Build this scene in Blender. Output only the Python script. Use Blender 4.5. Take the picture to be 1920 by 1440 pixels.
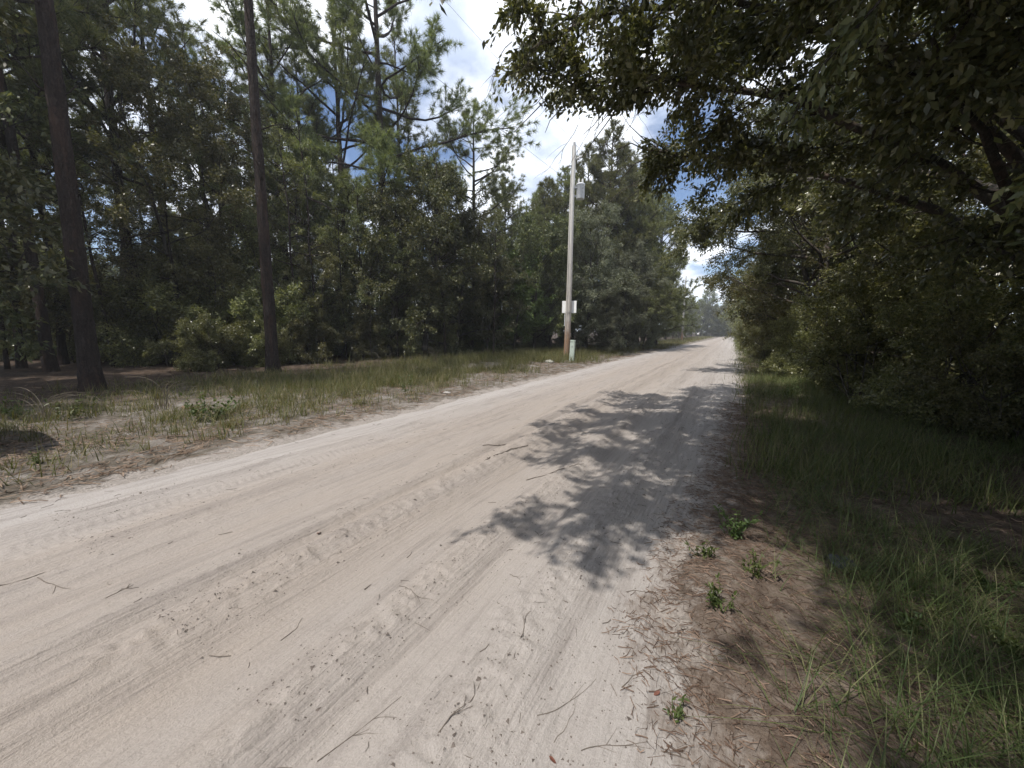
import bpy, math, random, zlib
import numpy as np
from mathutils import Matrix, Vector, Euler

for _o in list(bpy.data.objects):
    bpy.data.objects.remove(_o)
SC = bpy.context.scene
COL = SC.collection
R = math.radians
rng = np.random.default_rng(11)
random.seed(11)

# ------------------------------------------------------------------ camera
# world: +Y runs along the sand road, +X across it; the camera stands on the road's right edge
CAM_H, PITCH, ROLL, YAW, FPX = 1.6, R(8.0), R(0.6), R(29.7), 720.0
cam_d = bpy.data.cameras.new('camera')
cam_d.sensor_width = 36.0
cam_d.lens = 36.0 * FPX / 1920.0
cam_d.clip_start = 0.05
cam_d.clip_end = 3000
cam = bpy.data.objects.new('camera', cam_d)
COL.objects.link(cam)
CM = Matrix.Rotation(YAW, 4, 'Z') @ Matrix.Rotation(math.pi / 2 - PITCH, 4, 'X') @ Matrix.Rotation(ROLL, 4, 'Z')
cam.matrix_world = Matrix.Translation((0, 0, CAM_H)) @ CM
SC.camera = cam

# ------------------------------------------------------------------ sun and sky
SUN_EL = R(62)
sh = Vector((-0.35, -0.94, 0)).normalized()
SUN = Vector((sh.x * math.cos(SUN_EL), sh.y * math.cos(SUN_EL), math.sin(SUN_EL)))
sun_d = bpy.data.lights.new('sun', 'SUN')
sun_d.energy = 3.4
sun_d.angle = R(0.55)
sun_d.color = (1.0, 0.95, 0.88)
sun = bpy.data.objects.new('sun', sun_d)
sun.rotation_euler = SUN.to_track_quat('Z', 'Y').to_euler()
sun.location = (0, -20, 40)
COL.objects.link(sun)

world = bpy.data.worlds.new('World')
SC.world = world
world.use_nodes = True
NT = world.node_tree
NT.nodes.clear()


def N(nt, kind, **kw):
    n = nt.nodes.new(kind)
    for k, v in kw.items():
        if k in n.inputs.keys() if isinstance(k, str) else False:
            n.inputs[k].default_value = v
        else:
            setattr(n, k, v)
    return n


def lk(nt, a, b):
    nt.links.new(a, b)


def math_node(nt, op, a, b=None, c=None):
    n = nt.nodes.new('ShaderNodeMath')
    n.operation = op
    for i, x in enumerate((a, b, c)):
        if x is None:
            continue
        if isinstance(x, (int, float)):
            n.inputs[i].default_value = x
        else:
            nt.links.new(x, n.inputs[i])
    return n.outputs[0]


def mixc(nt, fac, a, b, mode='MIX'):
    n = nt.nodes.new('ShaderNodeMix')
    n.data_type = 'RGBA'
    n.blend_type = mode
    for i, x in ((0, fac), (6, a), (7, b)):
        if isinstance(x, (int, float)):
            n.inputs[i].default_value = x
        elif isinstance(x, tuple):
            n.inputs[i].default_value = (*x, 1) if len(x) == 3 else x
        else:
            nt.links.new(x, n.inputs[i])
    return n.outputs[2]


def ramp(nt, fac, stops, interp='LINEAR'):
    n = nt.nodes.new('ShaderNodeValToRGB')
    cr = n.color_ramp
    cr.interpolation = interp
    while len(cr.elements) < len(stops):
        cr.elements.new(0.5)
    for e, (p, c) in zip(cr.elements, stops):
        e.position = p
        e.color = (c, c, c, 1) if isinstance(c, (int, float)) else (*c, 1)
    nt.links.new(fac, n.inputs[0])
    return n.outputs[0]


def noise(nt, vec, scale, detail=4.0, rough=0.55, dist=0.0, out=0):
    n = nt.nodes.new('ShaderNodeTexNoise')
    n.inputs['Scale'].default_value = scale
    n.inputs['Detail'].default_value = detail
    n.inputs['Roughness'].default_value = rough
    n.inputs['Distortion'].default_value = dist
    if vec is not None:
        nt.links.new(vec, n.inputs['Vector'])
    return n.outputs[out]


sky = NT.nodes.new('ShaderNodeTexSky')
sky.sky_type = 'NISHITA'
sky.sun_disc = False
sky.sun_elevation = SUN_EL
sky.sun_rotation = math.atan2(SUN.x, SUN.y)
sky.air_density = 1.0
sky.dust_density = 0.6
sky.ozone_density = 2.0
tc = NT.nodes.new('ShaderNodeTexCoord')
sep = NT.nodes.new('ShaderNodeSeparateXYZ')
lk(NT, tc.outputs['Generated'], sep.inputs[0])
den = math_node(NT, 'ADD', math_node(NT, 'MAXIMUM', sep.outputs[2], 0.0), 0.22)
cx = math_node(NT, 'DIVIDE', sep.outputs[0], den)
cy = math_node(NT, 'DIVIDE', sep.outputs[1], den)
comb = NT.nodes.new('ShaderNodeCombineXYZ')
lk(NT, cx, comb.inputs[0])
lk(NT, cy, comb.inputs[1])
mapn = NT.nodes.new('ShaderNodeMapping')
mapn.inputs['Location'].default_value = (3.6, 0.4, 0.0)
lk(NT, comb.outputs[0], mapn.inputs['Vector'])
cn = noise(NT, mapn.outputs[0], 1.15, 9.0, 0.56, 0.15)
cmask = ramp(NT, cn, [(0.415, 0.0), (0.545, 1.0)], 'EASE')
cn2 = noise(NT, mapn.outputs[0], 2.6, 6.0, 0.5)
ccol = ramp(NT, cn2, [(0.38, (3.2, 3.7, 4.7)), (0.60, (7.8, 8.0, 8.3))])
skyb = mixc(NT, 1.0, sky.outputs[0], (0.58, 0.60, 0.66), 'MULTIPLY')
skym = mixc(NT, cmask, skyb, ccol)
bg = NT.nodes.new('ShaderNodeBackground')
bg.inputs['Strength'].default_value = 0.15
lk(NT, skym, bg.inputs[0])
wo = NT.nodes.new('ShaderNodeOutputWorld')
lk(NT, bg.outputs[0], wo.inputs[0])

vs = SC.view_settings
vs.view_transform = 'Standard'
vs.look = 'None'
vs.exposure = 0.60
vs.gamma = 1.0
vs.use_curve_mapping = False

SC.render.engine = 'CYCLES'
cy_ = SC.cycles
cy_.max_bounces = 9
cy_.diffuse_bounces = 5
cy_.glossy_bounces = 2
cy_.transmission_bounces = 5
cy_.transparent_max_bounces = 4
cy_.use_denoising = True
cy_.use_adaptive_sampling = True
cy_.adaptive_threshold = 0.02
cy_.caustics_reflective = False
cy_.caustics_refractive = False

# ------------------------------------------------------------------ helpers
FW = np.array([-math.sin(YAW), math.cos(YAW), 0])
RT = np.array([math.cos(YAW), math.sin(YAW), 0])


def ray(u, v):
    d = CM.to_3x3() @ Vector(((u - 960) / FPX, (720 - v) / FPX, -1.0))
    return np.array(d)


def ground_at(u, v):
    d = ray(u, v)
    t = -CAM_H / d[2]
    return np.array([d[0] * t, d[1] * t, 0.0])


def base_at(u, D):
    x = (u - 960) / FPX * (D * math.cos(PITCH) + CAM_H * math.sin(PITCH))
    p = FW * D + RT * x
    return np.array([p[0], p[1], 0.0])


def vnoise(x, y, seed=0):
    """smooth value noise in about -1..1"""
    x = np.asarray(x, float)
    y = np.asarray(y, float)
    xi = np.floor(x).astype(np.int64)
    yi = np.floor(y).astype(np.int64)
    fx = x - xi
    fy = y - yi
    fx = fx * fx * (3 - 2 * fx)
    fy = fy * fy * (3 - 2 * fy)

    def h(a, b):
        n = (a * 374761393 + b * 668265263 + seed * 1442695041) & 0xFFFFFFFF
        n = ((n ^ (n >> 13)) * 1274126177) & 0xFFFFFFFF
        n = n ^ (n >> 16)
        return (n & 0xFFFF) / 32767.5 - 1.0
    a = h(xi, yi) * (1 - fx) + h(xi + 1, yi) * fx
    b = h(xi, yi + 1) * (1 - fx) + h(xi + 1, yi + 1) * fx
    return a * (1 - fy) + b * fy


def fbm(x, y, seed=0, oct=4, gain=0.5):
    s = 0
    a = 1.0
    for i in range(oct):
        s = s + a * vnoise(x * 2 ** i + 17.3 * i, y * 2 ** i - 9.1 * i, seed + i)
        a *= gain
    return s


def mesh_np(name, V, F, mat=None, smooth=False):
    """V (n,3); F an (m,k) array or a list of such arrays"""
    me = bpy.data.meshes.new(name)
    if not isinstance(F, (list, tuple)):
        F = [F]
    F = [np.asarray(f, np.int32) for f in F if len(f)]
    nl = sum(f.size for f in F)
    npoly = sum(len(f) for f in F)
    me.vertices.add(len(V))
    me.vertices.foreach_set('co', np.asarray(V, np.float32).ravel())
    me.loops.add(nl)
    me.loops.foreach_set('vertex_index', np.concatenate([f.ravel() for f in F]))
    me.polygons.add(npoly)
    st = []
    o = 0
    for f in F:
        st.append(o + np.arange(len(f), dtype=np.int32) * f.shape[1])
        o += f.size
    me.polygons.foreach_set('loop_start', np.concatenate(st))
    if smooth:
        me.polygons.foreach_set('use_smooth', np.ones(npoly, bool))
    me.update(calc_edges=True)
    if mat is not None:
        me.materials.append(mat)
    return me


def link(name, me, parent=None, loc=None):
    o = bpy.data.objects.new(name, me)
    COL.objects.link(o)
    if parent is not None:
        o.parent = parent
    if loc is not None:
        o.location = loc
    return o


def tag(o, label=None, cat=None, group=None, kind=None):
    if label:
        o['label'] = label
    if cat:
        o['category'] = cat
    if group:
        o['group'] = group
    if kind:
        o['kind'] = kind
    return o


def unit(a):
    return a / (np.linalg.norm(a, axis=-1, keepdims=True) + 1e-9)


def tubes(polys, sides, jitter=0.0, cap=True):
    """polys: list of (pts (k,3), radii (k,)) -> V, F4 (one array)"""
    Vs, Fs = [], []
    o = 0
    ang = np.linspace(0, 2 * np.pi, sides, endpoint=False)
    ca, sa = np.cos(ang), np.sin(ang)
    for pts, rad in polys:
        pts = np.asarray(pts, float)
        k = len(pts)
        t = unit(np.gradient(pts, axis=0))
        ref = np.array([0.0, 0, 1]) if abs(t[0][2]) < 0.8 else np.array([1.0, 0, 0])
        a = unit(np.cross(t, ref))
        b = np.cross(t, a)
        rr = np.asarray(rad)[:, None]
        if jitter:
            rr = rr * (1 + jitter * rng.normal(size=(k, sides)))
        ring = pts[:, None, :] + a[:, None, :] * (ca[None, :] * rr)[..., None] + b[:, None, :] * (sa[None, :] * rr)[..., None]
        Vs.append(ring.reshape(-1, 3))
        i = np.arange(k - 1)[:, None] * sides
        j = np.arange(sides)[None, :]
        jn = (j + 1) % sides
        Fs.append(np.stack([i + j, i + jn, i + sides + jn, i + sides + j], -1).reshape(-1, 4) + o)
        o += k * sides
    return np.concatenate(Vs), np.concatenate(Fs)


def leaf_geo(p, d, L, ratio, fine=False, updir=0.6, fold=0.25):
    """leaf blades starting at p, pointing along d, length L"""
    n = len(p)
    d = unit(d)
    up = unit(rng.normal(size=(n, 3)) + np.array([0, 0, updir * 2.0]))
    s = unit(np.cross(d, up))
    nn = np.cross(s, d)
    L = L[:, None]
    W = L * ratio * 0.5
    if not fine:
        mid = p + d * L * 0.45
        v = np.stack([p, mid + s * W - nn * W * fold, p + d * L - nn * L * 0.06, mid - s * W - nn * W * fold], 1)
        f = np.arange(n)[:, None] * 4 + np.array([[0, 1, 2, 3]])
        return v.reshape(-1, 3), f
    a = p + d * L * 0.28
    b = p + d * L * 0.68
    tip = p + d * L - nn * L * 0.10
    v = np.stack([p, a + s * W * 0.9 + nn * W * fold, b + s * W * 0.85 + nn * W * fold, tip,
                  b - s * W * 0.85 + nn * W * fold, a - s * W * 0.9 + nn * W * fold], 1)
    i = np.arange(n)[:, None] * 6
    f = np.concatenate([i + np.array([[0, 1, 2, 3]]), i + np.array([[0, 3, 4, 5]])], 0)
    return v.reshape(-1, 3), f


def rot_off(d, ang, az):
    """direction at angle ang from d, azimuth az about it"""
    ref = np.array([0.0, 0, 1]) if abs(d[2]) < 0.85 else np.array([1.0, 0, 0])
    a = unit(np.cross(d, ref))
    b = np.cross(d, a)
    return d * math.cos(ang) + (a * math.cos(az) + b * math.sin(az)) * math.sin(ang)


def grow(start, d, length, r, nseg, wig, trop, taper=0.35):
    pts = [np.asarray(start, float)]
    d = np.asarray(d, float)
    step = length / nseg
    for i in range(nseg):
        d = unit(d + rng.normal(0, wig, 3) + np.array([0, 0, trop]))
        pts.append(pts[-1] + d * step)
    return np.array(pts), np.linspace(r, r * taper, nseg + 1)


def along(pts, t):
    k = len(pts) - 1
    x = min(max(t, 0), 0.9999) * k
    i = int(x)
    return pts[i] + (pts[i + 1] - pts[i]) * (x - i), unit(pts[i + 1] - pts[i])


def twig_leaves(twigs, per, jit, L0, L1, ratio, fine, droop=0.25, along_w=0.7, updir=0.6):
    """leaves scattered along each twig polyline"""
    P, D = [], []
    for pts in twigs:
        k = len(pts) - 1
        n = max(3, int(per * rng.uniform(0.6, 1.35)))
        t = rng.uniform(0.08, 1.0, n) * k * 0.9999
        i = t.astype(int)
        q = pts[i] + (pts[i + 1] - pts[i]) * (t - i)[:, None]
        P.append(q + rng.normal(0, jit, (n, 3)))
        D.append(unit(pts[i + 1] - pts[i]) * along_w + rng.normal(0, 0.6, (n, 3)) - np.array([0, 0, droop]))
    P = np.concatenate(P)
    D = np.concatenate(D)
    return leaf_geo(P, D, rng.uniform(L0, L1, len(P)), ratio, fine, updir)


# ------------------------------------------------------------------ materials
def new_mat(name):
    m = bpy.data.materials.new(name)
    m.use_nodes = True
    nt = m.node_tree
    nt.nodes.clear()
    out = nt.nodes.new('ShaderNodeOutputMaterial')
    return m, nt, out


def principled(nt, color, rough=0.8, spec=0.3):
    b = nt.nodes.new('ShaderNodeBsdfPrincipled')
    if isinstance(color, tuple):
        b.inputs['Base Color'].default_value = (*color, 1)
    else:
        nt.links.new(color, b.inputs['Base Color'])
    b.inputs['Roughness'].default_value = rough
    b.inputs['Specular IOR Level'].default_value = spec
    return b


def leaf_mat(name, c0, c1, c2, trans=0.28, rough=0.45, spec=0.35, objvar=0.34):
    m, nt, out = new_mat(name)
    g = nt.nodes.new('ShaderNodeNewGeometry')
    oi = nt.nodes.new('ShaderNodeObjectInfo')
    col = ramp(nt, g.outputs['Random Per Island'], [(0.0, c0), (0.55, c1), (1.0, c2)])
    hsv = nt.nodes.new('ShaderNodeHueSaturation')
    lk(nt, col, hsv.inputs['Color'])
    lk(nt, math_node(nt, 'MULTIPLY_ADD', oi.outputs['Random'], 0.045, 0.472), hsv.inputs['Hue'])
    lk(nt, math_node(nt, 'MULTIPLY_ADD', oi.outputs['Random'], objvar * 2, 1 - objvar), hsv.inputs['Value'])
    b = principled(nt, hsv.outputs[0], rough, spec)
    t = nt.nodes.new('ShaderNodeBsdfTranslucent')
    lk(nt, mixc(nt, 1.0, hsv.outputs[0], (1.25, 1.25, 0.6), 'MULTIPLY'), t.inputs[0])
    mx = nt.nodes.new('ShaderNodeMixShader')
    mx.inputs[0].default_value = trans
    lk(nt, b.outputs[0], mx.inputs[1])
    lk(nt, t.outputs[0], mx.inputs[2])
    lk(nt, mx.outputs[0], out.inputs[0])
    return m


def bark_mat(name, dark, light, scale=7.0, stretch=0.28, bump=0.5):
    m, nt, out = new_mat(name)
    tcn = nt.nodes.new('ShaderNodeTexCoord')
    mp = nt.nodes.new('ShaderNodeMapping')
    mp.inputs['Scale'].default_value = (1, 1, stretch)
    lk(nt, tcn.outputs['Object'], mp.inputs[0])
    wv = noise(nt, tcn.outputs['Object'], 9.0, 3, 0.6, 0, 1)
    vm = nt.nodes.new('ShaderNodeVectorMath')
    vm.operation = 'MULTIPLY_ADD'
    lk(nt, wv, vm.inputs[0])
    vm.inputs[1].default_value = (0.16, 0.16, 0.16)
    lk(nt, mp.outputs[0], vm.inputs[2])
    vo = nt.nodes.new('ShaderNodeTexVoronoi')
    vo.feature = 'DISTANCE_TO_EDGE'
    vo.inputs['Scale'].default_value = scale * 2.2
    lk(nt, vm.outputs[0], vo.inputs['Vector'])
    n1 = noise(nt, vm.outputs[0], scale * 3, 6, 0.7)
    n2 = noise(nt, tcn.outputs['Object'], 1.1, 4, 0.6)
    crack = ramp(nt, vo.outputs['Distance'], [(0.0, 0.0), (0.22, 1.0)])
    mid = tuple((a + b) / 2 for a, b in zip(dark, light))
    c = ramp(nt, n1, [(0.32, dark), (0.52, mid), (0.75, light)])
    c = mixc(nt, math_node(nt, 'MULTIPLY', math_node(nt, 'SUBTRACT', 1.0, crack), 0.45), c, tuple(x * 0.5 for x in dark))
    c = mixc(nt, ramp(nt, n2, [(0.48, 0.0), (0.75, 0.35)]), c, light)
    n6 = noise(nt, vm.outputs[0], 5.0, 4, 0.6)
    c = mixc(nt, ramp(nt, n6, [(0.50, 0.0), (0.66, 0.55)]), c, (light[0] * 1.1, light[1] * 0.85, light[2] * 0.75))
    b = principled(nt, c, 0.9, 0.15)
    bp = nt.nodes.new('ShaderNodeBump')
    bp.inputs['Strength'].default_value = bump
    bp.inputs['Distance'].default_value = 0.025
    lk(nt, math_node(nt, 'ADD', math_node(nt, 'MULTIPLY', crack, 0.6), n1), bp.inputs['Height'])
    lk(nt, bp.outputs[0], b.inputs['Normal'])
    lk(nt, b.outputs[0], out.inputs[0])
    return m


def plain_mat(name, c, rough=0.6, spec=0.3, metal=0.0, var=0.25, scale=12.0, bump=0.0):
    m, nt, out = new_mat(name)
    tcn = nt.nodes.new('ShaderNodeTexCoord')
    n1 = noise(nt, tcn.outputs['Object'], scale, 6, 0.6)
    col = ramp(nt, n1, [(0.3, tuple(x * (1 - var) for x in c)), (0.7, tuple(min(1, x * (1 + var * 0.5)) for x in c))])
    b = principled(nt, col, rough, spec)
    b.inputs['Metallic'].default_value = metal
    if bump:
        bp = nt.nodes.new('ShaderNodeBump')
        bp.inputs['Strength'].default_value = bump
        bp.inputs['Distance'].default_value = 0.01
        lk(nt, n1, bp.inputs['Height'])
        lk(nt, bp.outputs[0], b.inputs['Normal'])
    lk(nt, b.outputs[0], out.inputs[0])
    return m


M_PINE_BARK = bark_mat('pine_bark', (0.022, 0.018, 0.017), (0.072, 0.056, 0.049), 6.0, 0.2, 0.9)
M_OAK_BARK = bark_mat('oak_bark', (0.035, 0.031, 0.028), (0.12, 0.11, 0.098), 12.0, 0.3, 0.35)
M_NEEDLE = leaf_mat('pine_needles', (0.077, 0.097, 0.044), (0.145, 0.170, 0.074), (0.224, 0.229, 0.114), 0.36, 0.5, 0.3)
M_NEEDLE_Y = leaf_mat('young_pine_needles', (0.099, 0.117, 0.054), (0.173, 0.197, 0.089), (0.254, 0.261, 0.129), 0.36, 0.5, 0.3)
M_LEAF = leaf_mat('oak_leaves', (0.079, 0.092, 0.039), (0.154, 0.162, 0.067), (0.256, 0.245, 0.114), 0.35, 0.34, 0.55)
M_LEAF_DEEP = leaf_mat('deep_oak_leaves', (0.053, 0.067, 0.030), (0.105, 0.117, 0.050), (0.194, 0.193, 0.090), 0.26, 0.42, 0.4)
M_LEAF_BRIGHT = leaf_mat('bright_oak_leaves', (0.065, 0.095, 0.030), (0.110, 0.145, 0.048), (0.165, 0.190, 0.075), 0.32, 0.42, 0.4)
M_LEAF_GREY = leaf_mat('grey_green_sprays', (0.079, 0.091, 0.057), (0.135, 0.144, 0.096), (0.190, 0.191, 0.138), 0.2, 0.6, 0.2)
M_LEAF_DARK = leaf_mat('overhang_leaves', (0.063, 0.076, 0.037), (0.116, 0.133, 0.060), (0.211, 0.214, 0.100), 0.34, 0.30, 0.6)
M_GRASS = leaf_mat('grass_blades', (0.073, 0.082, 0.031), (0.129, 0.130, 0.054), (0.224, 0.177, 0.103), 0.3, 0.6, 0.2, 0.0)
M_GRASS_D = leaf_mat('long_grass_blades', (0.056, 0.086, 0.030), (0.103, 0.138, 0.048), (0.206, 0.202, 0.102), 0.3, 0.55, 0.25, 0.0)
M_WEED = leaf_mat('weed_leaves', (0.053, 0.079, 0.022), (0.083, 0.116, 0.034), (0.120, 0.150, 0.053), 0.3, 0.45, 0.35, 0.15)
M_STRAW = leaf_mat('pine_straw', (0.098, 0.063, 0.047), (0.172, 0.114, 0.083), (0.287, 0.204, 0.152), 0.05, 0.7, 0.2, 0.0)
M_TWIG = plain_mat('dead_twig', (0.17, 0.142, 0.12), 0.85, 0.15, 0, 0.5, 40)
M_DEADSTEM = plain_mat('dry_stem', (0.17, 0.145, 0.11), 0.85, 0.15, 0, 0.4, 20)
M_CRUMB = plain_mat('dark_crumbs', (0.16, 0.135, 0.12), 0.9, 0.1, 0, 0.6, 9)
M_DEADLEAF = plain_mat('dead_leaf', (0.16, 0.065, 0.045), 0.6, 0.3, 0, 0.4, 60)


def road_material():
    m, nt, out = new_mat('pale_sand')
    tcn = nt.nodes.new('ShaderNodeTexCoord')
    ob = tcn.outputs['Object']
    s = nt.nodes.new('ShaderNodeSeparateXYZ')
    lk(nt, ob, s.inputs[0])
    mp = nt.nodes.new('ShaderNodeMapping')
    mp.inputs['Scale'].default_value = (1.0, 0.07, 1.0)
    lk(nt, ob, mp.inputs[0])
    streak = noise(nt, mp.outputs[0], 2.6, 6, 0.6)
    streak2 = noise(nt, mp.outputs[0], 11.0, 5, 0.65)
    blot = noise(nt, ob, 1.3, 5, 0.55)
    grain = noise(nt, ob, 170.0, 3, 0.7)
    grit = noise(nt, ob, 42.0, 5, 0.65)
    xw = math_node(nt, 'MULTIPLY_ADD', math_node(nt, 'SUBTRACT', blot, 0.5), 0.9, s.outputs[0])
    # whiter loose sand along both edges, tan packed sand in the middle
    edge = ramp(nt, math_node(nt, 'MULTIPLY_ADD', xw, 0.16, 0.98),
                [(0.06, 1.0), (0.20, 0.85), (0.33, 0.15), (0.62, 0.05), (0.78, 0.45), (0.92, 0.9)])
    tan = (0.316, 0.274, 0.239)
    white = (0.380, 0.354, 0.335)
    c = mixc(nt, edge, tan, white)
    c = mixc(nt, ramp(nt, streak, [(0.40, 0.0), (0.66, 0.5)]), c, (0.310, 0.282, 0.262))
    c = mixc(nt, ramp(nt, streak2, [(0.50, 0.0), (0.70, 0.55)]), c, (0.200, 0.176, 0.162))
    c = mixc(nt, ramp(nt, grit, [(0.55, 0.0), (0.78, 0.30)]), c, (0.17, 0.15, 0.138))
    c = mixc(nt, 1.0, c, ramp(nt, grain, [(0.25, 0.84), (0.7, 1.08)]), 'MULTIPLY')
    ra = nt.nodes.new('ShaderNodeAttribute')
    ra.attribute_name = 'road_dist'
    n5 = noise(nt, ob, 4.5, 8, 0.72)
    dirt = math_node(nt, 'ADD', ra.outputs['Fac'], math_node(nt, 'MULTIPLY', math_node(nt, 'SUBTRACT', n5, 0.5), 1.5))
    rightside = ramp(nt, math_node(nt, 'MULTIPLY_ADD', s.outputs[0], 0.3, 1.0), [(0.2, 0.35), (0.7, 1.0)])
    c = mixc(nt, math_node(nt, 'MULTIPLY', ramp(nt, math_node(nt, 'ADD', dirt, 0.2), [(0.05, 0.0), (0.34, 0.85)]), rightside), c,
             mixc(nt, grit, (0.085, 0.062, 0.048), (0.21, 0.165, 0.132)))
    b = principled(nt, c, 0.95, 0.1)
    bp = nt.nodes.new('ShaderNodeBump')
    bp.inputs['Strength'].default_value = 0.8
    bp.inputs['Distance'].default_value = 0.02
    grit2 = noise(nt, mp.outputs[0], 40.0, 4, 0.6)
    lk(nt, math_node(nt, 'ADD', math_node(nt, 'ADD', math_node(nt, 'MULTIPLY', grit, 0.5), grit2), math_node(nt, 'MULTIPLY', grain, 0.22)), bp.inputs['Height'])
    lk(nt, bp.outputs[0], b.inputs['Normal'])
    lk(nt, b.outputs[0], out.inputs[0])
    return m


def ground_material():
    m, nt, out = new_mat('verge_and_litter')
    tcn = nt.nodes.new('ShaderNodeTexCoord')
    ob = tcn.outputs['Object']
    s = nt.nodes.new('ShaderNodeSeparateXYZ')
    lk(nt, ob, s.inputs[0])
    n1 = noise(nt, ob, 0.9, 6, 0.6)
    n2 = noise(nt, ob, 6.0, 6, 0.65)
    n3 = noise(nt, ob, 38.0, 5, 0.7)
    n4 = noise(nt, ob, 2.3, 5, 0.6)
    litter = ramp(nt, n2, [(0.3, (0.038, 0.029, 0.023)), (0.52, (0.080, 0.058, 0.044)), (0.75, (0.15, 0.11, 0.085))])
    thatch = ramp(nt, n2, [(0.28, (0.072, 0.060, 0.047)), (0.50, (0.138, 0.118, 0.095)), (0.72, (0.225, 0.202, 0.178))])
    straw = ramp(nt, n2, [(0.3, (0.075, 0.055, 0.043)), (0.5, (0.140, 0.108, 0.086)), (0.75, (0.225, 0.185, 0.155))])
    sand = ramp(nt, n3, [(0.3, (0.27, 0.245, 0.222)), (0.7, (0.40, 0.37, 0.345))])
    # left verge of grey thatch over sand, forest litter beyond; right side pine straw
    wob = math_node(nt, 'MULTIPLY_ADD', math_node(nt, 'SUBTRACT', n1, 0.5), 4.5, s.outputs[0])
    lf = ramp(nt, math_node(nt, 'MULTIPLY_ADD', wob, 0.05, 1.0), [(0.38, 1.0), (0.50, 0.0)])   # 1 = woods
    left = mixc(nt, lf, mixc(nt, ramp(nt, n4, [(0.48, 0.0), (0.66, 0.55)]), thatch, sand), litter)
    rf = ramp(nt, math_node(nt, 'MULTIPLY_ADD', wob, 0.1, 0.0), [(0.10, 0.0), (0.38, 1.0)])
    right = mixc(nt, rf, straw, litter)
    side = ramp(nt, math_node(nt, 'MULTIPLY_ADD', s.outputs[0], 0.5, 1.9), [(0.2, 0.0), (0.8, 1.0)])
    c = mixc(nt, side, left, right)
    ra = nt.nodes.new('ShaderNodeAttribute')
    ra.attribute_name = 'road_dist'
    n5 = noise(nt, ob, 3.2, 7, 0.68)
    spill = math_node(nt, 'ADD', ra.outputs['Fac'], math_node(nt, 'MULTIPLY', math_node(nt, 'SUBTRACT', 0.5, n5), 1.5))
    c = mixc(nt, ramp(nt, spill, [(0.0, 0.85), (0.22, 0.0)]), c, mixc(nt, n3, (0.27, 0.235, 0.208), (0.40, 0.365, 0.335)))
    c = mixc(nt, 1.0, c, ramp(nt, n3, [(0.25, 0.72), (0.72, 1.2)]), 'MULTIPLY')
    b = principled(nt, c, 0.95, 0.1)
    bp = nt.nodes.new('ShaderNodeBump')
    bp.inputs['Strength'].default_value = 0.8
    bp.inputs['Distance'].default_value = 0.03
    lk(nt, math_node(nt, 'ADD', n3, math_node(nt, 'MULTIPLY', n2, 1.5)), bp.inputs['Height'])
    lk(nt, bp.outputs[0], b.inputs['Normal'])
    lk(nt, b.outputs[0], out.inputs[0])
    return m


# ------------------------------------------------------------------ ground and road
RX0, RX1 = -5.40, 0.12       # mean road edges


def e0(y):
    return np.interp(y, [-10, 1, 20, 40, 80, 120, 220], [-5.45, -5.45, -5.4, -5.15, -4.3, -3.6, -3.4])


def e1(y):
    return np.interp(y, [-10, 1.2, 2.1, 3.2, 5, 9, 13, 20, 40, 80, 220], [0.25, 0.16, -0.26, -0.16, -0.05, 0.12, 0.36, 0.5, 0.75, 0.5, 0.4])


def ground_h(x, y):
    h = 0.05 * fbm(x * 0.35, y * 0.35, 3, 4) + 0.018 * fbm(x * 2.5, y * 2.5, 9, 3)
    # the bed beneath the road is hollow so that the sand sheet meets the verge in a ragged line
    e = 0.16 * fbm(x * 0 + 3.3, y * 0.7, 21, 4) + 0.05 * fbm(x * 3, y * 3, 31, 3)
    d0 = np.clip((x - (e0(y) + e)) / 0.35, 0, 1)
    d1 = np.clip(((e1(y) + 0.2 + e * 0.6) - x) / 0.75, 0, 1)
    ins = np.minimum(d0, d1)
    bank = 0.10 * np.clip((-x - 7.5) / 5.0, 0, 1) + 0.10 * np.clip((x - 1.0) / 4.0, 0, 1)
    far = 0.35 * np.clip((y - 150) / 60, 0, 1)
    return h * (1 - ins) + bank - 0.085 * ins + 0.012 + far + 0.014 * fbm(x * 7, y * 7, 13, 3)


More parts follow.
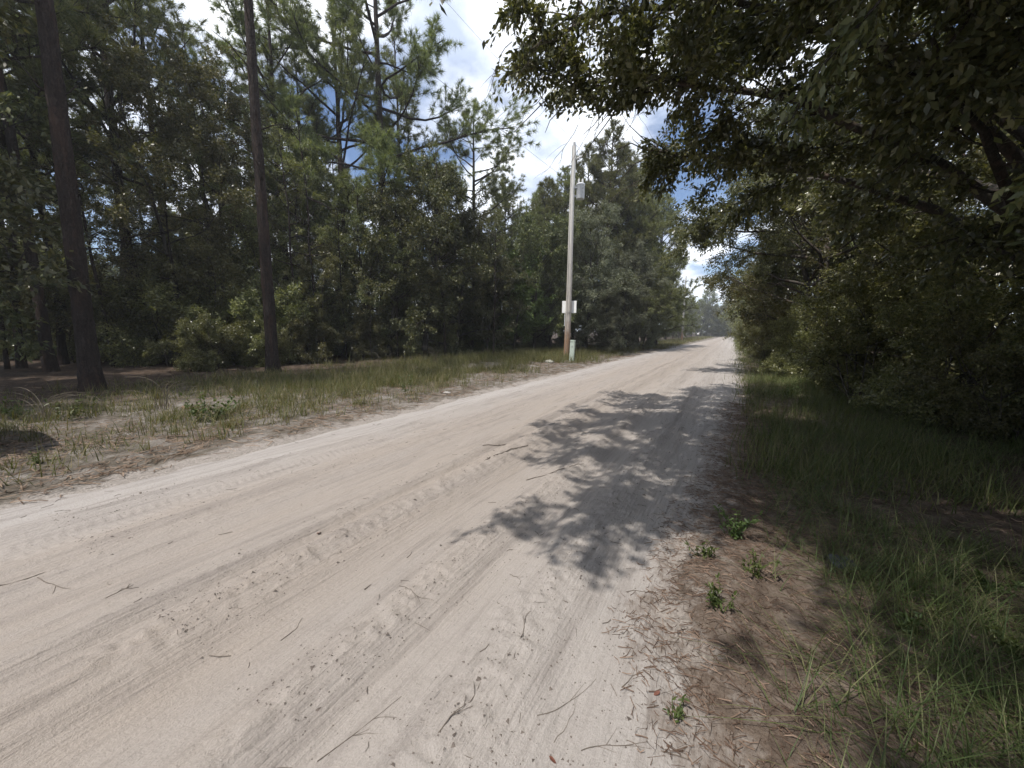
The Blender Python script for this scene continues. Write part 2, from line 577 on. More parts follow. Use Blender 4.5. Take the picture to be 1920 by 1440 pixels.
def road_h(x, y):
    xs = x + 0.10 * vnoise(y * 0.22, y * 0 + 1.5, 5) + 0.03 * vnoise(y * 0.9, y * 0 + 4.5, 6)

    def g(c, w):
        return np.exp(-((xs - c) / w) ** 2)
    n_f = fbm(x * 9, y * 5, 40, 3)
    n_c = 0.75 * np.abs(fbm(x * 22, y * 15, 50, 3))
    near = np.exp(-np.maximum(y, 0) / 22.0)
    h = 0.010 * fbm(x * 1.1, y * 0.25, 60, 4) + 0.004 * n_f
    h += -0.040 * g(-4.28, 0.20) + 0.024 * g(-3.95, 0.12) + 0.022 * g(-4.64, 0.10)
    h += -0.030 * g(-3.35, 0.30) + 0.028 * g(-2.80, 0.10) - 0.026 * g(-2.64, 0.06)
    h += (0.022 + 0.042 * n_c) * g(-2.42, 0.16) - 0.045 * g(-2.02, 0.22)
    h += (0.020 + 0.036 * n_c) * g(-1.52, 0.12) - 0.030 * g(-1.22, 0.13)
    h += (0.016 + 0.036 * n_c) * g(-0.84, 0.18) - 0.022 * g(-0.46, 0.16)
    h += 0.014 * n_c * g(-2.80, 0.16) + 0.010 * n_c * g(-3.7, 0.2)
    # lug prints in the wheel track nearest the far edge, fine ribs in the middle one
    ph = y / 0.08
    l1 = np.clip(np.sin(2 * np.pi * (ph + (xs + 4.28) * 3.0)) * 1.6, -1, 1) * g(-4.36, 0.06)
    l2 = np.clip(np.sin(2 * np.pi * (ph - (xs + 4.28) * 3.0 + 0.5)) * 1.6, -1, 1) * g(-4.18, 0.06)
    h += 0.0055 * near * (l1 + l2)
    rib = np.cos(2 * np.pi * (xs + 1.95) / 0.058) * np.exp(-((xs + 1.95) / 0.15) ** 4)
    h += 0.0040 * near * rib
    h += 0.0026 * near * np.clip(np.sin(2 * np.pi * y / 0.06 + 6 * np.sin(xs * 9)), -0.6, 0.6) * g(-1.83, 0.07)
    ed = np.minimum(x - (e0(y) - 0.55), (e1(y) + 0.55) - x)
    h += 0.0045 * near * fbm(x * 15, y * 0.45, 66, 3) + 0.005 * near * np.abs(fbm(x * 5, y * 0.9, 67, 3))
    h += -0.075 * (1 - np.clip(ed / 0.95, 0, 1)) ** 1.3 + 0.012
    h += 0.35 * np.clip((y - 150) / 60, 0, 1)
    return h + 0.01


def sheet(name, xs, ys, hf, mat):
    X, Y = np.meshgrid(xs, ys)
    Z = hf(X, Y)
    nx, ny = len(xs), len(ys)
    V = np.stack([X, Y, Z], -1).reshape(-1, 3)
    i = (np.arange(ny - 1)[:, None] * nx + np.arange(nx - 1)[None, :]).ravel()
    F = np.stack([i, i + 1, i + nx + 1, i + nx], -1)
    return mesh_np(name, V, F, mat, True)


def graded(start, stop, s0, hold, growth):
    v = [start]
    s = s0
    while v[-1] < stop:
        if v[-1] > hold:
            s *= growth
        v.append(v[-1] + s)
    return np.array(v)


ys = np.concatenate([np.arange(-6, 0.4, 0.2), graded(0.4, 210, 0.023, 3.8, 1.025)])
xs = np.arange(RX0 - 0.75, RX1 + 1.3, 0.0265)
road = tag(link('sand_road', sheet('sand_road', xs, ys, road_h, road_material())), kind='structure')

gx = np.concatenate([-graded(14, 900, 0.5, 14, 1.18)[::-1], np.arange(-13.6, 8.01, 0.16), graded(8.2, 900, 0.4, 8.2, 1.18)])
gy = np.concatenate([-graded(6, 900, 0.5, 6, 1.2)[::-1], np.arange(-5.6, 0.5, 0.3), graded(0.5, 1500, 0.13, 12, 1.045)])
ground = tag(link('ground', sheet('ground', gx, gy, ground_h, ground_material())), kind='structure')


def edge_attr(me):
    n_ = len(me.vertices)
    co = np.empty(n_ * 3, np.float32)
    me.vertices.foreach_get('co', co)
    co = co.reshape(-1, 3)
    d_ = np.maximum(e0(co[:, 1]) - co[:, 0], co[:, 0] - e1(co[:, 1]))
    at = me.attributes.new('road_dist', 'FLOAT', 'POINT')
    at.data.foreach_set('value', d_.astype(np.float32))


edge_attr(road.data)
edge_attr(ground.data)


def gz(x, y):
    return float(ground_h(np.array([x]), np.array([y]))[0])


def surf_z(x, y):
    return np.maximum(ground_h(x, y), np.where((x > RX0 - 0.75) & (x < RX1 + 1.25), road_h(x, y), -9))


# ------------------------------------------------------------------ tree prototypes
def reseed(word):
    global rng
    rng = np.random.default_rng(zlib.crc32(word.encode()))


class Proto:
    pass


def make_proto(name, trunk, branches, crown, bark, leafm):
    p = Proto()
    p.name = name
    p.parts = []
    if trunk is not None:
        p.parts.append(('trunk', mesh_np(name + '_trunk', *trunk, bark, True)))
    if branches is not None:
        p.parts.append(('branches', mesh_np(name + '_branches', *branches, bark, True)))
    if crown is not None:
        p.parts.append(('crown', mesh_np(name + '_crown', *crown, leafm, False)))
    return p


def join_geo(*gs):
    V, F, o = [], [], 0
    for v, f in gs:
        V.append(v)
        F.append(np.asarray(f) + o)
        o += len(v)
    return np.concatenate(V), np.concatenate(F)


def needle_tufts(P, D, n, L0, L1, w):
    """bottle-brush tufts of needles: one thin triangle each"""
    m = len(P)
    D = unit(D)
    p = np.repeat(P, n, 0) + np.repeat(D, n, 0) * rng.uniform(-0.16, 0.04, (m * n, 1))
    d = unit(np.repeat(D, n, 0) * 0.75 + rng.normal(0, 0.62, (m * n, 3)))
    L = rng.uniform(L0, L1, (m * n, 1))
    s = unit(np.cross(d, rng.normal(size=(m * n, 3))))
    tip = p + d * L - np.array([0, 0, 1]) * L * 0.12
    v = np.stack([p - s * w * 0.5, p + s * w * 0.5, tip], 1).reshape(-1, 3)
    f = np.arange(m * n)[:, None] * 3 + np.array([[0, 1, 2]])
    return v, f


def pine(name, H, r, c0, spread, nb, sub, tuft_n, L=(0.2, 0.32), w=0.016, sides=10, ring=0.9, bend=0.015,
         jitter=0.03, dead=6, leafm=None, up=0.25, inner=0.35, conic=False, flare=0.35):
    reseed(name)
    k = max(6, int(H / ring))
    z = np.linspace(0, H, k + 1)
    bx = np.cumsum(rng.normal(0, bend * ring, k + 1))
    by = np.cumsum(rng.normal(0, bend * ring, k + 1))
    bx -= bx[0]
    by -= by[0]
    tp = np.stack([bx, by, z - 0.15], -1)
    rad = r * ((1 - z / H) ** 0.75 * 0.9 + 0.1) + r * flare * np.exp(-z / 0.35)
    trunk = tubes([(tp, rad)], sides, jitter)
    br, tP, tD = [], [], []
    az = rng.uniform(0, 6.28)
    for i in range(nb):
        f = i / max(1, nb - 1)
        hz = H * (c0 + (0.985 - c0) * f ** 0.9)
        az += 2.4 + rng.normal(0, 0.35)
        if conic:
            ln = spread * (1 - f) ** 0.8 * rng.uniform(0.75, 1.15) + 0.35
        else:
            ln = spread * (0.55 + 0.45 * math.sin(math.pi * min(1, f * 1.15 + 0.12))) * (1 - f ** 3 * 0.75) * rng.uniform(0.5, 1.15)
        p0 = np.array([np.interp(hz, z, tp[:, 0]), np.interp(hz, z, tp[:, 1]), hz - 0.15])
        inc = up + 0.5 * f + rng.normal(0, 0.18)
        d = np.array([math.cos(az) * math.cos(inc), math.sin(az) * math.cos(inc), math.sin(inc)])
        rb = min(r * 0.32, 0.012 + 0.016 * ln)
        pts, rr = grow(p0, d, ln, rb, 6, 0.13, 0.05, 0.3)
        br.append((pts, rr))
        e, ed = along(pts, 0.999)
        tP.append(e)
        tD.append(ed)
        ns = int(sub * (0.4 + ln / spread) * rng.uniform(0.8, 1.2))
        for q in range(ns):
            t = rng.uniform(inner, 0.97)
            b0, bd = along(pts, t)
            sd = rot_off(bd, rng.uniform(0.5, 1.1), rng.uniform(0, 6.28))
            sd = unit(sd + np.array([0, 0, 0.28]))
            sl = ln * rng.uniform(0.12, 0.34) + 0.12
            sp, sr = grow(b0, sd, sl, 0.012, 3, 0.16, 0.10, 0.5)
            br.append((sp, sr))
            e, ed = along(sp, 0.999)
            tP.append(e)
            tD.append(ed)
            if sl > 0.5:
                for tt in (0.45, 0.72):
                    e2, ed2 = along(sp, tt)
                    s2 = rot_off(ed2, rng.uniform(0.4, 0.9), rng.uniform(0, 6.28))
                    e3 = e2 + s2 * rng.uniform(0.12, 0.3)
                    tP.append(e3)
                    tD.append(unit(s2 + np.array([0, 0, 0.3])))
    for i in range(dead):
        hz = H * rng.uniform(max(0.12, c0 - 0.28), c0)
        a2 = rng.uniform(0, 6.28)
        p0 = np.array([np.interp(hz, z, tp[:, 0]), np.interp(hz, z, tp[:, 1]), hz - 0.15])
        pts, rr = grow(p0, np.array([math.cos(a2), math.sin(a2), rng.uniform(-0.1, 0.5)]), rng.uniform(0.4, 1.8), 0.028, 5, 0.22, 0.02, 0.25)
        br.append((pts, rr))
    b = tubes(br, 4)
    crown = needle_tufts(np.array(tP), np.array(tD), tuft_n, L[0], L[1], w)
    return make_proto(name, trunk, b, crown, M_PINE_BARK, leafm or M_NEEDLE)


def broadleaf(name, H, r, th, spread, limbs, subs, twigs_n, per, leaf=(0.07, 0.11), ratio=0.45, stems=1, jit=0.07,
              leafm=None, low=0.3, fine=False, droop=0.25, top=1.0, bare=0, sides=8, lean=0.0, updir=0.6, shape=0.5):
    reseed(name)
    tr, br, tw = [], [], []
    for s in range(stems):
        a0 = rng.uniform(0, 6.28)
        off = np.array([math.cos(a0), math.sin(a0), 0]) * (0.0 if stems == 1 else rng.uniform(0.05, 0.3))
        d0 = unit(np.array([math.cos(a0) * (lean + (0.0 if stems == 1 else 0.25)), math.sin(a0) * (lean + (0.0 if stems == 1 else 0.25)), 1.0]))
        tp, trr = grow(off + np.array([0, 0, -0.12]), d0, H * 0.86, r / math.sqrt(stems), 9, 0.07, 0.05, 0.18)
        trr = trr.copy()
        trr[0] *= 1.35
        tr.append((tp, trr))
        az = rng.uniform(0, 6.28)
        for i in range(max(3, limbs // stems)):
            f = (i + rng.uniform(0, 0.8)) / max(3, limbs // stems)
            t = th + (0.98 - th) * f
            p0, dd = along(tp, t)
            az += 2.4 + rng.normal(0, 0.4)
            inc = 0.15 + 0.85 * f ** 1.2 + rng.normal(0, 0.15)
            d = np.array([math.cos(az) * math.cos(inc), math.sin(az) * math.cos(inc), math.sin(inc)])
            prof = (math.sin(math.pi * (0.18 + 0.70 * f)) ** shape)
            ln = spread * prof * rng.uniform(0.65, 1.15)
            lp, lr = grow(p0, d, ln, max(0.015, r * 0.42 * (1 - 0.5 * f)), 6, 0.16, 0.04, 0.25)
            br.append((lp, lr))
            for j in range(subs):
                q0, qd = along(lp, rng.uniform(low, 1.0))
                sd = unit(rot_off(qd, rng.uniform(0.35, 1.15), rng.uniform(0, 6.28)) + np.array([0, 0, 0.12]))
                sl = ln * rng.uniform(0.20, 0.48) + 0.12
                sp, sr = grow(q0, sd, sl, max(0.006, lr[3] * 0.35), 4, 0.18, 0.0, 0.35)
                br.append((sp, sr))
                for k in range(twigs_n):
                    w0, wd = along(sp, rng.uniform(0.2, 1.0))
                    wdv = unit(rot_off(wd, rng.uniform(0.3, 1.2), rng.uniform(0, 6.28)) - np.array([0, 0, 0.05]))
                    wl = rng.uniform(0.18, 0.5) * (0.45 + 0.12 * spread)
                    wp, wr = grow(w0, wdv, wl, 0.005, 3, 0.2, -0.03, 0.5)
                    tw.append(wp)
                    if k % 4 == 0:
                        br.append((wp, wr))
    trunk = tubes(tr, sides, 0.03)
    b = tubes(br, 3)
    crown = twig_leaves(tw, per, jit, leaf[0], leaf[1], ratio, fine, droop, 0.7, updir)
    return make_proto(name, trunk, b, crown, M_OAK_BARK, leafm or M_LEAF)


P_FRONT = pine('front_pine', 23, 0.245, 0.5, 3.6, 44, 8, 26, sides=26, ring=0.16, jitter=0.035, dead=9, bend=0.022, flare=0.6)
P_OPEN = pine('open_pine', 24, 0.29, 0.30, 7.4, 36, 22, 50, L=(0.26, 0.42), w=0.022, sides=14, ring=0.5, dead=9, inner=0.5, up=0.08)
P_OPEN2 = pine('forked_pine', 20, 0.22, 0.34, 5.4, 30, 17, 44, L=(0.22, 0.38), w=0.024, sides=12, ring=0.6, dead=6, inner=0.42, bend=0.03)
P_SLIM = pine('slim_pine', 19, 0.15, 0.42, 3.0, 40, 10, 30, L=(0.22, 0.36), w=0.024, dead=8, bend=0.02)
P_SLIM2 = pine('slim_pine_b', 16, 0.13, 0.3, 2.8, 36, 10, 30, L=(0.22, 0.36), w=0.024, dead=8, bend=0.03)
P_YOUNG = pine('young_pine', 16, 0.17, 0.12, 4.0, 88, 14, 26, L=(0.2, 0.34), w=0.032, dead=0, leafm=M_NEEDLE_Y, up=0.15, conic=True)
P_YOUNG2 = pine('young_pine_b', 13, 0.15, 0.1, 3.6, 76, 14, 26, L=(0.2, 0.34), w=0.032, dead=0, leafm=M_NEEDLE_Y, up=0.3, conic=True)

P_STEM = pine('bare_stem', 9, 0.06, 0.7, 1.2, 9, 4, 18, L=(0.18, 0.3), w=0.02, dead=10, bend=0.03)
P_OAK_A = broadleaf('airy_oak', 11.5, 0.11, 0.22, 3.2, 22, 9, 6, 34, leaf=(0.08, 0.13))
P_OAK_A2 = broadleaf('airy_oak_b', 9.5, 0.09, 0.18, 2.8, 19, 9, 6, 34, leaf=(0.08, 0.13), lean=0.06)
P_OAK_B = broadleaf('dense_oak', 10, 0.16, 0.10, 3.8, 26, 9, 7, 31, leaf=(0.095, 0.155), lean=0.03, leafm=M_LEAF_DEEP)
P_OAK_B2 = broadleaf('dense_oak_b', 9, 0.15, 0.12, 3.5, 24, 9, 7, 31, leaf=(0.095, 0.155), leafm=M_LEAF_DEEP)
P_OAK_C = broadleaf('young_oak', 7, 0.08, 0.10, 2.1, 22, 9, 5, 28, leaf=(0.10, 0.17), ratio=0.5, leafm=M_LEAF_BRIGHT)
P_JUN = broadleaf('grey_juniper', 9, 0.13, 0.05, 2.8, 32, 8, 7, 34, leaf=(0.08, 0.15), ratio=0.36, jit=0.09, leafm=M_LEAF_GREY, low=0.2, updir=0.2)
P_SAP = broadleaf('thin_sapling', 6, 0.035, 0.3, 1.3, 10, 5, 4, 16, leaf=(0.08, 0.12))
P_SHRUB = broadleaf('wood_shrub', 2.6, 0.05, 0.08, 1.4, 18, 8, 6, 26, stems=4, leaf=(0.07, 0.11), low=0.2)
P_SHRUB_R = broadleaf('verge_shrub', 2.8, 0.05, 0.06, 1.45, 20, 9, 6, 34, stems=5, leaf=(0.045, 0.075), ratio=0.5, low=0.2, jit=0.05)
P_OAK_R = broadleaf('roadside_oak', 9.5, 0.17, 0.12, 4.4, 24, 10, 8, 28, leaf=(0.084, 0.14), ratio=0.42, lean=0.05, leafm=M_LEAF)
P_CANOPY = broadleaf('canopy_oak', 11.5, 0.2, 0.36, 5.0, 24, 11, 8, 37, leaf=(0.058, 0.108), ratio=0.47, lean=0.05, leafm=M_LEAF_DARK)
P_OAK_R2 = broadleaf('roadside_oak_b', 8.0, 0.14, 0.10, 3.9, 22, 10, 8, 28, leaf=(0.084, 0.14), ratio=0.42, lean=0.08, leafm=M_LEAF)

KIND = {}


def plant(proto, name, pos, s=1.0, rz=None, label=None, cat='tree', group=None, lean=(0, 0), sz=None):
    e = bpy.data.objects.new(name, None)
    e.empty_display_size = 0.3
    COL.objects.link(e)
    e.location = (pos[0], pos[1], gz(pos[0], pos[1]))
    e.rotation_euler = (lean[0], lean[1], random.uniform(0, 6.28) if rz is None else rz)
    e.scale = (s, s, sz or s)
    tag(e, label, cat, group)
    for pn, me in proto.parts:
        c = link(pn, me, e)
        if pn in ('branches', 'crown'):
            c['kind'] = 'stuff'
    return e


# ---- the woods on the far side of the road: trees one can pick out
plant(P_FRONT, 'pine_tree', ground_at(176, 741), 0.72, 0.4, 'thick dark bare pine trunk in deep shade closest to the sandy left verge', 'tree', lean=(0.0, 0.02), sz=1.05)
plant(P_FRONT, 'pine_tree', ground_at(513, 706), 0.72, 2.2, 'straight brown pine trunk with a strip of sunlit bark, standing at the grass edge', 'tree', lean=(0.0, 0.015), sz=1.0)
plant(P_OPEN2, 'pine_tree', base_at(258, 17.0), 1.0, 1.2, 'sunlit pine trunk with one crooked bough, standing behind the two thick front trunks', 'tree')
plant(P_SLIM, 'pine_tree', base_at(98, 12.6), 1.05, 0.2, 'slim leaning dark pine trunk just behind the thickest trunk', 'tree', lean=(0.0, -0.03))
plant(P_SLIM2, 'pine_tree', base_at(120, 14.6), 1.0, 3.3, 'thinnest of the dark pine stems beside the thickest trunk', 'tree', lean=(0.0, -0.02))
plant(P_SLIM2, 'pine_tree', base_at(42, 13.4), 0.9, 5.1, 'thin slanting pine stem at the outermost edge of the woods', 'tree', lean=(0.0, -0.05))
plant(P_OPEN, 'pine_tree', base_at(724, 23.5), 1.0, 0.9, 'tall pine with open spreading boughs and needle tufts against white cloud', 'tree')
plant(P_OPEN2, 'pine_tree', base_at(655, 24), 1.05, 2.7, 'forked pine with bare crooked boughs beside the open spreading pine', 'tree')
plant(P_SLIM, 'pine_tree', base_at(588, 25), 0.95, 1.0, 'pale slim pine stem between the brown front trunk and the forked pine', 'tree')
plant(P_OAK_A, 'oak_tree', base_at(335, 15.5), 1.0, 0.3, 'airy yellow green oak filling the gap between the two thick pine trunks', 'tree')
plant(P_OAK_A, 'oak_tree', base_at(425, 18), 1.1, 2.0, 'taller airy oak directly behind the brown front trunk', 'tree')
plant(P_OAK_A, 'oak_tree', base_at(30, 17), 1.05, 4.1, 'airy oak at the very edge of the woods beyond the thickest trunk', 'tree')
plant(P_OAK_A, 'oak_tree', base_at(580, 20), 0.95, 5.0, 'airy oak just past the brown front trunk, under the forked pine', 'tree')
for u_, D_, pr_, s_, lab_ in [
        (160, 20, P_OPEN2, 1.1, 'tall pine whose needle crown fills the sky just past the thickest trunk'),
        (335, 21, P_OPEN2, 0.95, 'tall pine with drooping tufts midway between the two thick trunks'),
        (545, 23, P_OPEN2, 1.0, 'tall pine between the brown front trunk and the forked pine'),
        (20, 21, P_OPEN2, 1.05, 'tall pine at the outermost edge of the woods'),
        (890, 30, P_OPEN, 0.72, 'broad lower pine showing between the open spreading pine and the pole'),
        (250, 22, P_OAK_A, 1.05, 'tall airy oak behind the pine with the crooked bough'),
        (480, 21, P_OAK_A2, 1.05, 'airy oak half hidden by the brown front trunk'),
        (528, 25, P_OAK_A, 0.95, 'airy oak behind the brown front trunk where sky shows through'),
        (70, 24, P_OAK_A2, 1.15, 'airy oak behind the slim leaning pine'),
        (610, 17.5, P_OAK_A2, 0.6, 'low airy oak beside the brown front trunk at the wood edge'),
        (730, 20, P_OAK_B2, 0.85, 'dense oak between the forked pine and the big dense oak'),
        (855, 22.5, P_OAK_B, 0.80, 'dense oak leaning on the big dense oak at the wood edge'),
        (912, 23.5, P_OAK_B2, 0.62, 'low dark oak just before the bright young oak'),
        (1000, 27, P_OAK_B2, 0.95, 'dark oak behind the bright young oak'),
        (1075, 32, P_OAK_B, 0.95, 'dark oak behind the large grey juniper')]:
    plant(pr_, 'pine_tree' if pr_ in (P_OPEN, P_OPEN2) else 'oak_tree', base_at(u_, D_), s_, None, lab_, 'tree')
plant(P_OAK_B, 'oak_tree', base_at(795, 21.5), 1.0, 0.6, 'big dense dark oak in front of the open spreading pine', 'tree')
plant(P_OAK_B2, 'oak_tree', base_at(885, 25), 0.95, 3.6, 'dense dark oak between the big oak and the bright young oak', 'tree')
plant(P_OAK_C, 'oak_tree', base_at(962, 25.0), 1.0, 1.6, 'bright green young oak with large leaves standing next to the utility pole', 'tree')
plant(P_OAK_B2, 'oak_tree', base_at(680, 19.5), 0.7, 1.1, 'low dense oak at the foot of the open spreading pine', 'tree')
plant(P_YOUNG, 'pine_tree', base_at(1130, 33), 1.12, 0.5, 'tallest dense young pine, rising directly behind the utility pole', 'tree')
plant(P_YOUNG, 'pine_tree', base_at(1052, 36), 0.98, 2.9, 'dense young pine just before the pole, lower than its tall neighbour', 'tree')
plant(P_YOUNG2, 'pine_tree', base_at(945, 37), 1.15, 4.4, 'young pine with its pointed tip showing over the bright young oak', 'tree')
plant(P_YOUNG, 'pine_tree', base_at(1192, 37), 1.03, 1.3, 'dense young pine beyond the transformer, second tallest of its stand', 'tree')
plant(P_YOUNG2, 'pine_tree', base_at(1228, 42), 1.2, 0.1, 'young pine on the outer flank of the stand beyond the pole', 'tree')
plant(P_YOUNG2, 'pine_tree', base_at(1005, 41), 1.2, 5.4, 'young pine behind the stand, filling the gap before the pole', 'tree')
plant(P_YOUNG, 'pine_tree', base_at(1092, 39), 1.18, 3.7, 'dense young pine filling the stand just behind its tallest member', 'tree')
plant(P_YOUNG, 'pine_tree', base_at(1160, 41), 1.2, 5.2, 'dense young pine at the back of the stand beyond the transformer', 'tree')
plant(P_YOUNG2, 'pine_tree', base_at(1020, 33), 1.05, 0.8, 'young pine nearest the bright young oak in the stand before the pole', 'tree')
plant(P_YOUNG2, 'pine_tree', base_at(1170, 33.5), 1.1, 2.1, 'front young pine of the stand beyond the transformer', 'tree')
plant(P_JUN, 'juniper_tree', base_at(1098, 28.5), 1.12, 0.7, 'large grey green juniper directly behind the white board on the pole', 'tree')
plant(P_JUN, 'juniper_tree', base_at(1165, 31), 0.95, 3.3, 'grey green juniper with a pale dead stem beyond the pole', 'tree')
plant(P_JUN, 'juniper_tree', base_at(1030, 30), 0.9, 4.9, 'grey green juniper between the bright young oak and the pole', 'tree')
plant(P_OAK_B2, 'oak_tree', base_at(1222, 37), 0.85, 2.4, 'dark oak beside the grass strip past the junipers', 'tree')
plant(P_JUN, 'juniper_tree', base_at(1205, 33.5), 0.55, 1.9, 'low bushy juniper at the grass edge past the pole', 'tree')
plant(P_JUN, 'juniper_tree', base_at(1140, 27.5), 0.5, 5.9, 'smallest bushy juniper, at the grass edge behind the green pedestal', 'tree')

# ---- trees running away along the far side of the road
LAB_FAR = 'dark tree in the row lining the far stretch of the sand road'
y0 = 46.0
i = 0
far_protos = [P_JUN, P_YOUNG2, P_OAK_B2, P_OAK_B, P_JUN, P_YOUNG]
while y0 < 150:
    pr = far_protos[i % len(far_protos)]
    s = {P_JUN: 0.95, P_YOUNG2: 0.95, P_OAK_B2: 1.0, P_OAK_B: 1.0, P_YOUNG: 0.85}[pr] * random.uniform(0.85, 1.15)
    plant(pr, 'roadside_tree', (-10.6 + random.uniform(-1.2, 0.6) - 0.01 * y0, y0), s, None, LAB_FAR, 'tree', 'trees lining the far stretch of road')
    y0 += random.uniform(3.6, 5.4) * (1 + y0 / 160)
    i += 1
for k, (x, y) in enumerate([(-8.5, 158), (-5, 166), (-2.5, 161), (-0.5, 171), (2, 164), (5.5, 162), (9, 166), (-12, 162), (-7, 180), (0, 184), (4, 182), (-3.5, 186), (-1, 156), (-10, 150), (-6.5, 152), (1.5, 176), (6, 152), (-4, 172), (3, 170)]):
    plant((P_YOUNG, P_OAK_B, P_OAK_B2)[k % 3], 'roadside_tree', (x, y), random.uniform(0.95, 1.35), None,
          'hazy small tree closing the far end of the road', 'tree', 'trees closing the far end of the road')

for k in range(15):
    plant(P_SHRUB_R, 'shrub', (-9.5 + k * 1.15 + random.uniform(-.3, .3), 163 + random.uniform(-3, 3)), random.uniform(1.0, 1.5), None,
          'small shrub closing the far end of the road', 'shrub', 'shrubs closing the far end of the road')

# ---- deeper woods: filler that nothing tells apart
deep = []
for k in range(36):
    for _try in range(40):
        u = random.uniform(-160, 1010)
        D = random.uniform(21, 44)
        p = base_at(u, D)
        if p[0] > -15.5 - 0.05 * D:
            continue
        if all((p[0] - q[0]) ** 2 + (p[1] - q[1]) ** 2 > 6.5 for q in deep):
            break
    deep.append(p)
    pr = (P_SLIM, P_OAK_A, P_SLIM2, P_OAK_B2, P_OAK_B, P_OAK_A)[k % 6]
    if pr in (P_SLIM, P_SLIM2):
        plant(pr, 'pine_tree', p, random.uniform(0.8, 1.15), None, 'slim pine deep inside the shaded woods across the road', 'tree', 'slim pines deep in the woods', lean=(random.uniform(-.03, .03), random.uniform(-.03, .03)))
    else:
        plant(pr, 'oak_tree', p, random.uniform(0.7, 1.05), None, 'leafy oak deep inside the shaded woods across the road', 'tree', 'oaks deep in the woods')
for k in range(18):
    u = -160 + k * 66 + random.uniform(-30, 30)
    p = base_at(u, random.uniform(46, 58))
    plant((P_OAK_B, P_OAK_B2)[k % 2], 'oak_tree', p, random.uniform(0.9, 1.2), None, 'leafy oak deep inside the shaded woods across the road', 'tree', 'oaks deep in the woods')
for k in range(16):
    for _try in range(40):
        u = random.uniform(-60, 960)
        D = random.uniform(15.5, 25)
        p = base_at(u, D)
        if p[0] < -15.0:
            break
    plant(P_SAP, 'sapling', p, random.uniform(0.75, 1.3), None, 'thin leafy sapling among the pines across the road', 'sapling', 'saplings in the woods', lean=(random.uniform(-.06, .06), random.uniform(-.06, .06)))
for k in range(64):
    for _try in range(60):
        u = random.uniform(-100, 1010)
        D = random.uniform(13.5, 30)
        p = base_at(u, D)
        if p[0] < -15.4 and not (u < 330 and D < 15):
            break
    plant(P_SHRUB, 'shrub', p, random.uniform(0.6, 1.35), None, 'leafy shrub of the undergrowth among the pines across the road', 'shrub', 'undergrowth shrubs in the woods')
for k, (u_, D_) in enumerate([(348, 15), (398, 16.5), (560, 17.5), (600, 18), (650, 19), (690, 19.5), (745, 20), (835, 21), (925, 21.5), (15, 13), (215, 14.5), (290, 16)]):
    plant(P_STEM, 'pine_tree', base_at(u_, D_), 0.85 + 0.12 * (k % 4), None, 'slender young pine stem standing at the wood edge across the road', 'tree', 'slender pine stems at the wood edge', lean=(random.uniform(-.06, .06), random.uniform(-.06, .06)))
for k in range(40):
    y = random.uniform(6, 34)
    x = -14.2 - random.uniform(0, 2.6) - (1.0 if y < 9 else 0)
    plant((P_SHRUB, P_SAP, P_SHRUB)[k % 3], 'shrub' if k % 3 != 1 else 'sapling', (x, y), random.uniform(0.45, 0.85), None,
          'tangled brush along the wood edge across the road' if k % 3 != 1 else 'thin sapling along the wood edge across the road',
          'shrub' if k % 3 != 1 else 'sapling', 'brush along the wood edge' if k % 3 != 1 else 'saplings along the wood edge')
# trees of the same wood beyond the frame: they shade the ground in view
for k, (x, y) in enumerate([(-16.2, -1.8), (-15.0, -2.2), (-18.5, -6.5), (-21, -1.0), (-17, -8), (-23, -5)]):
    plant((P_OAK_B, P_FRONT, P_OAK_A)[k % 3], 'oak_tree' if k % 3 != 1 else 'pine_tree', (x, y), 1.0 if k % 3 == 1 else 1.3, None,
          'tree of the same wood standing outside the picture, shading the verge', 'tree', 'trees just outside the picture')

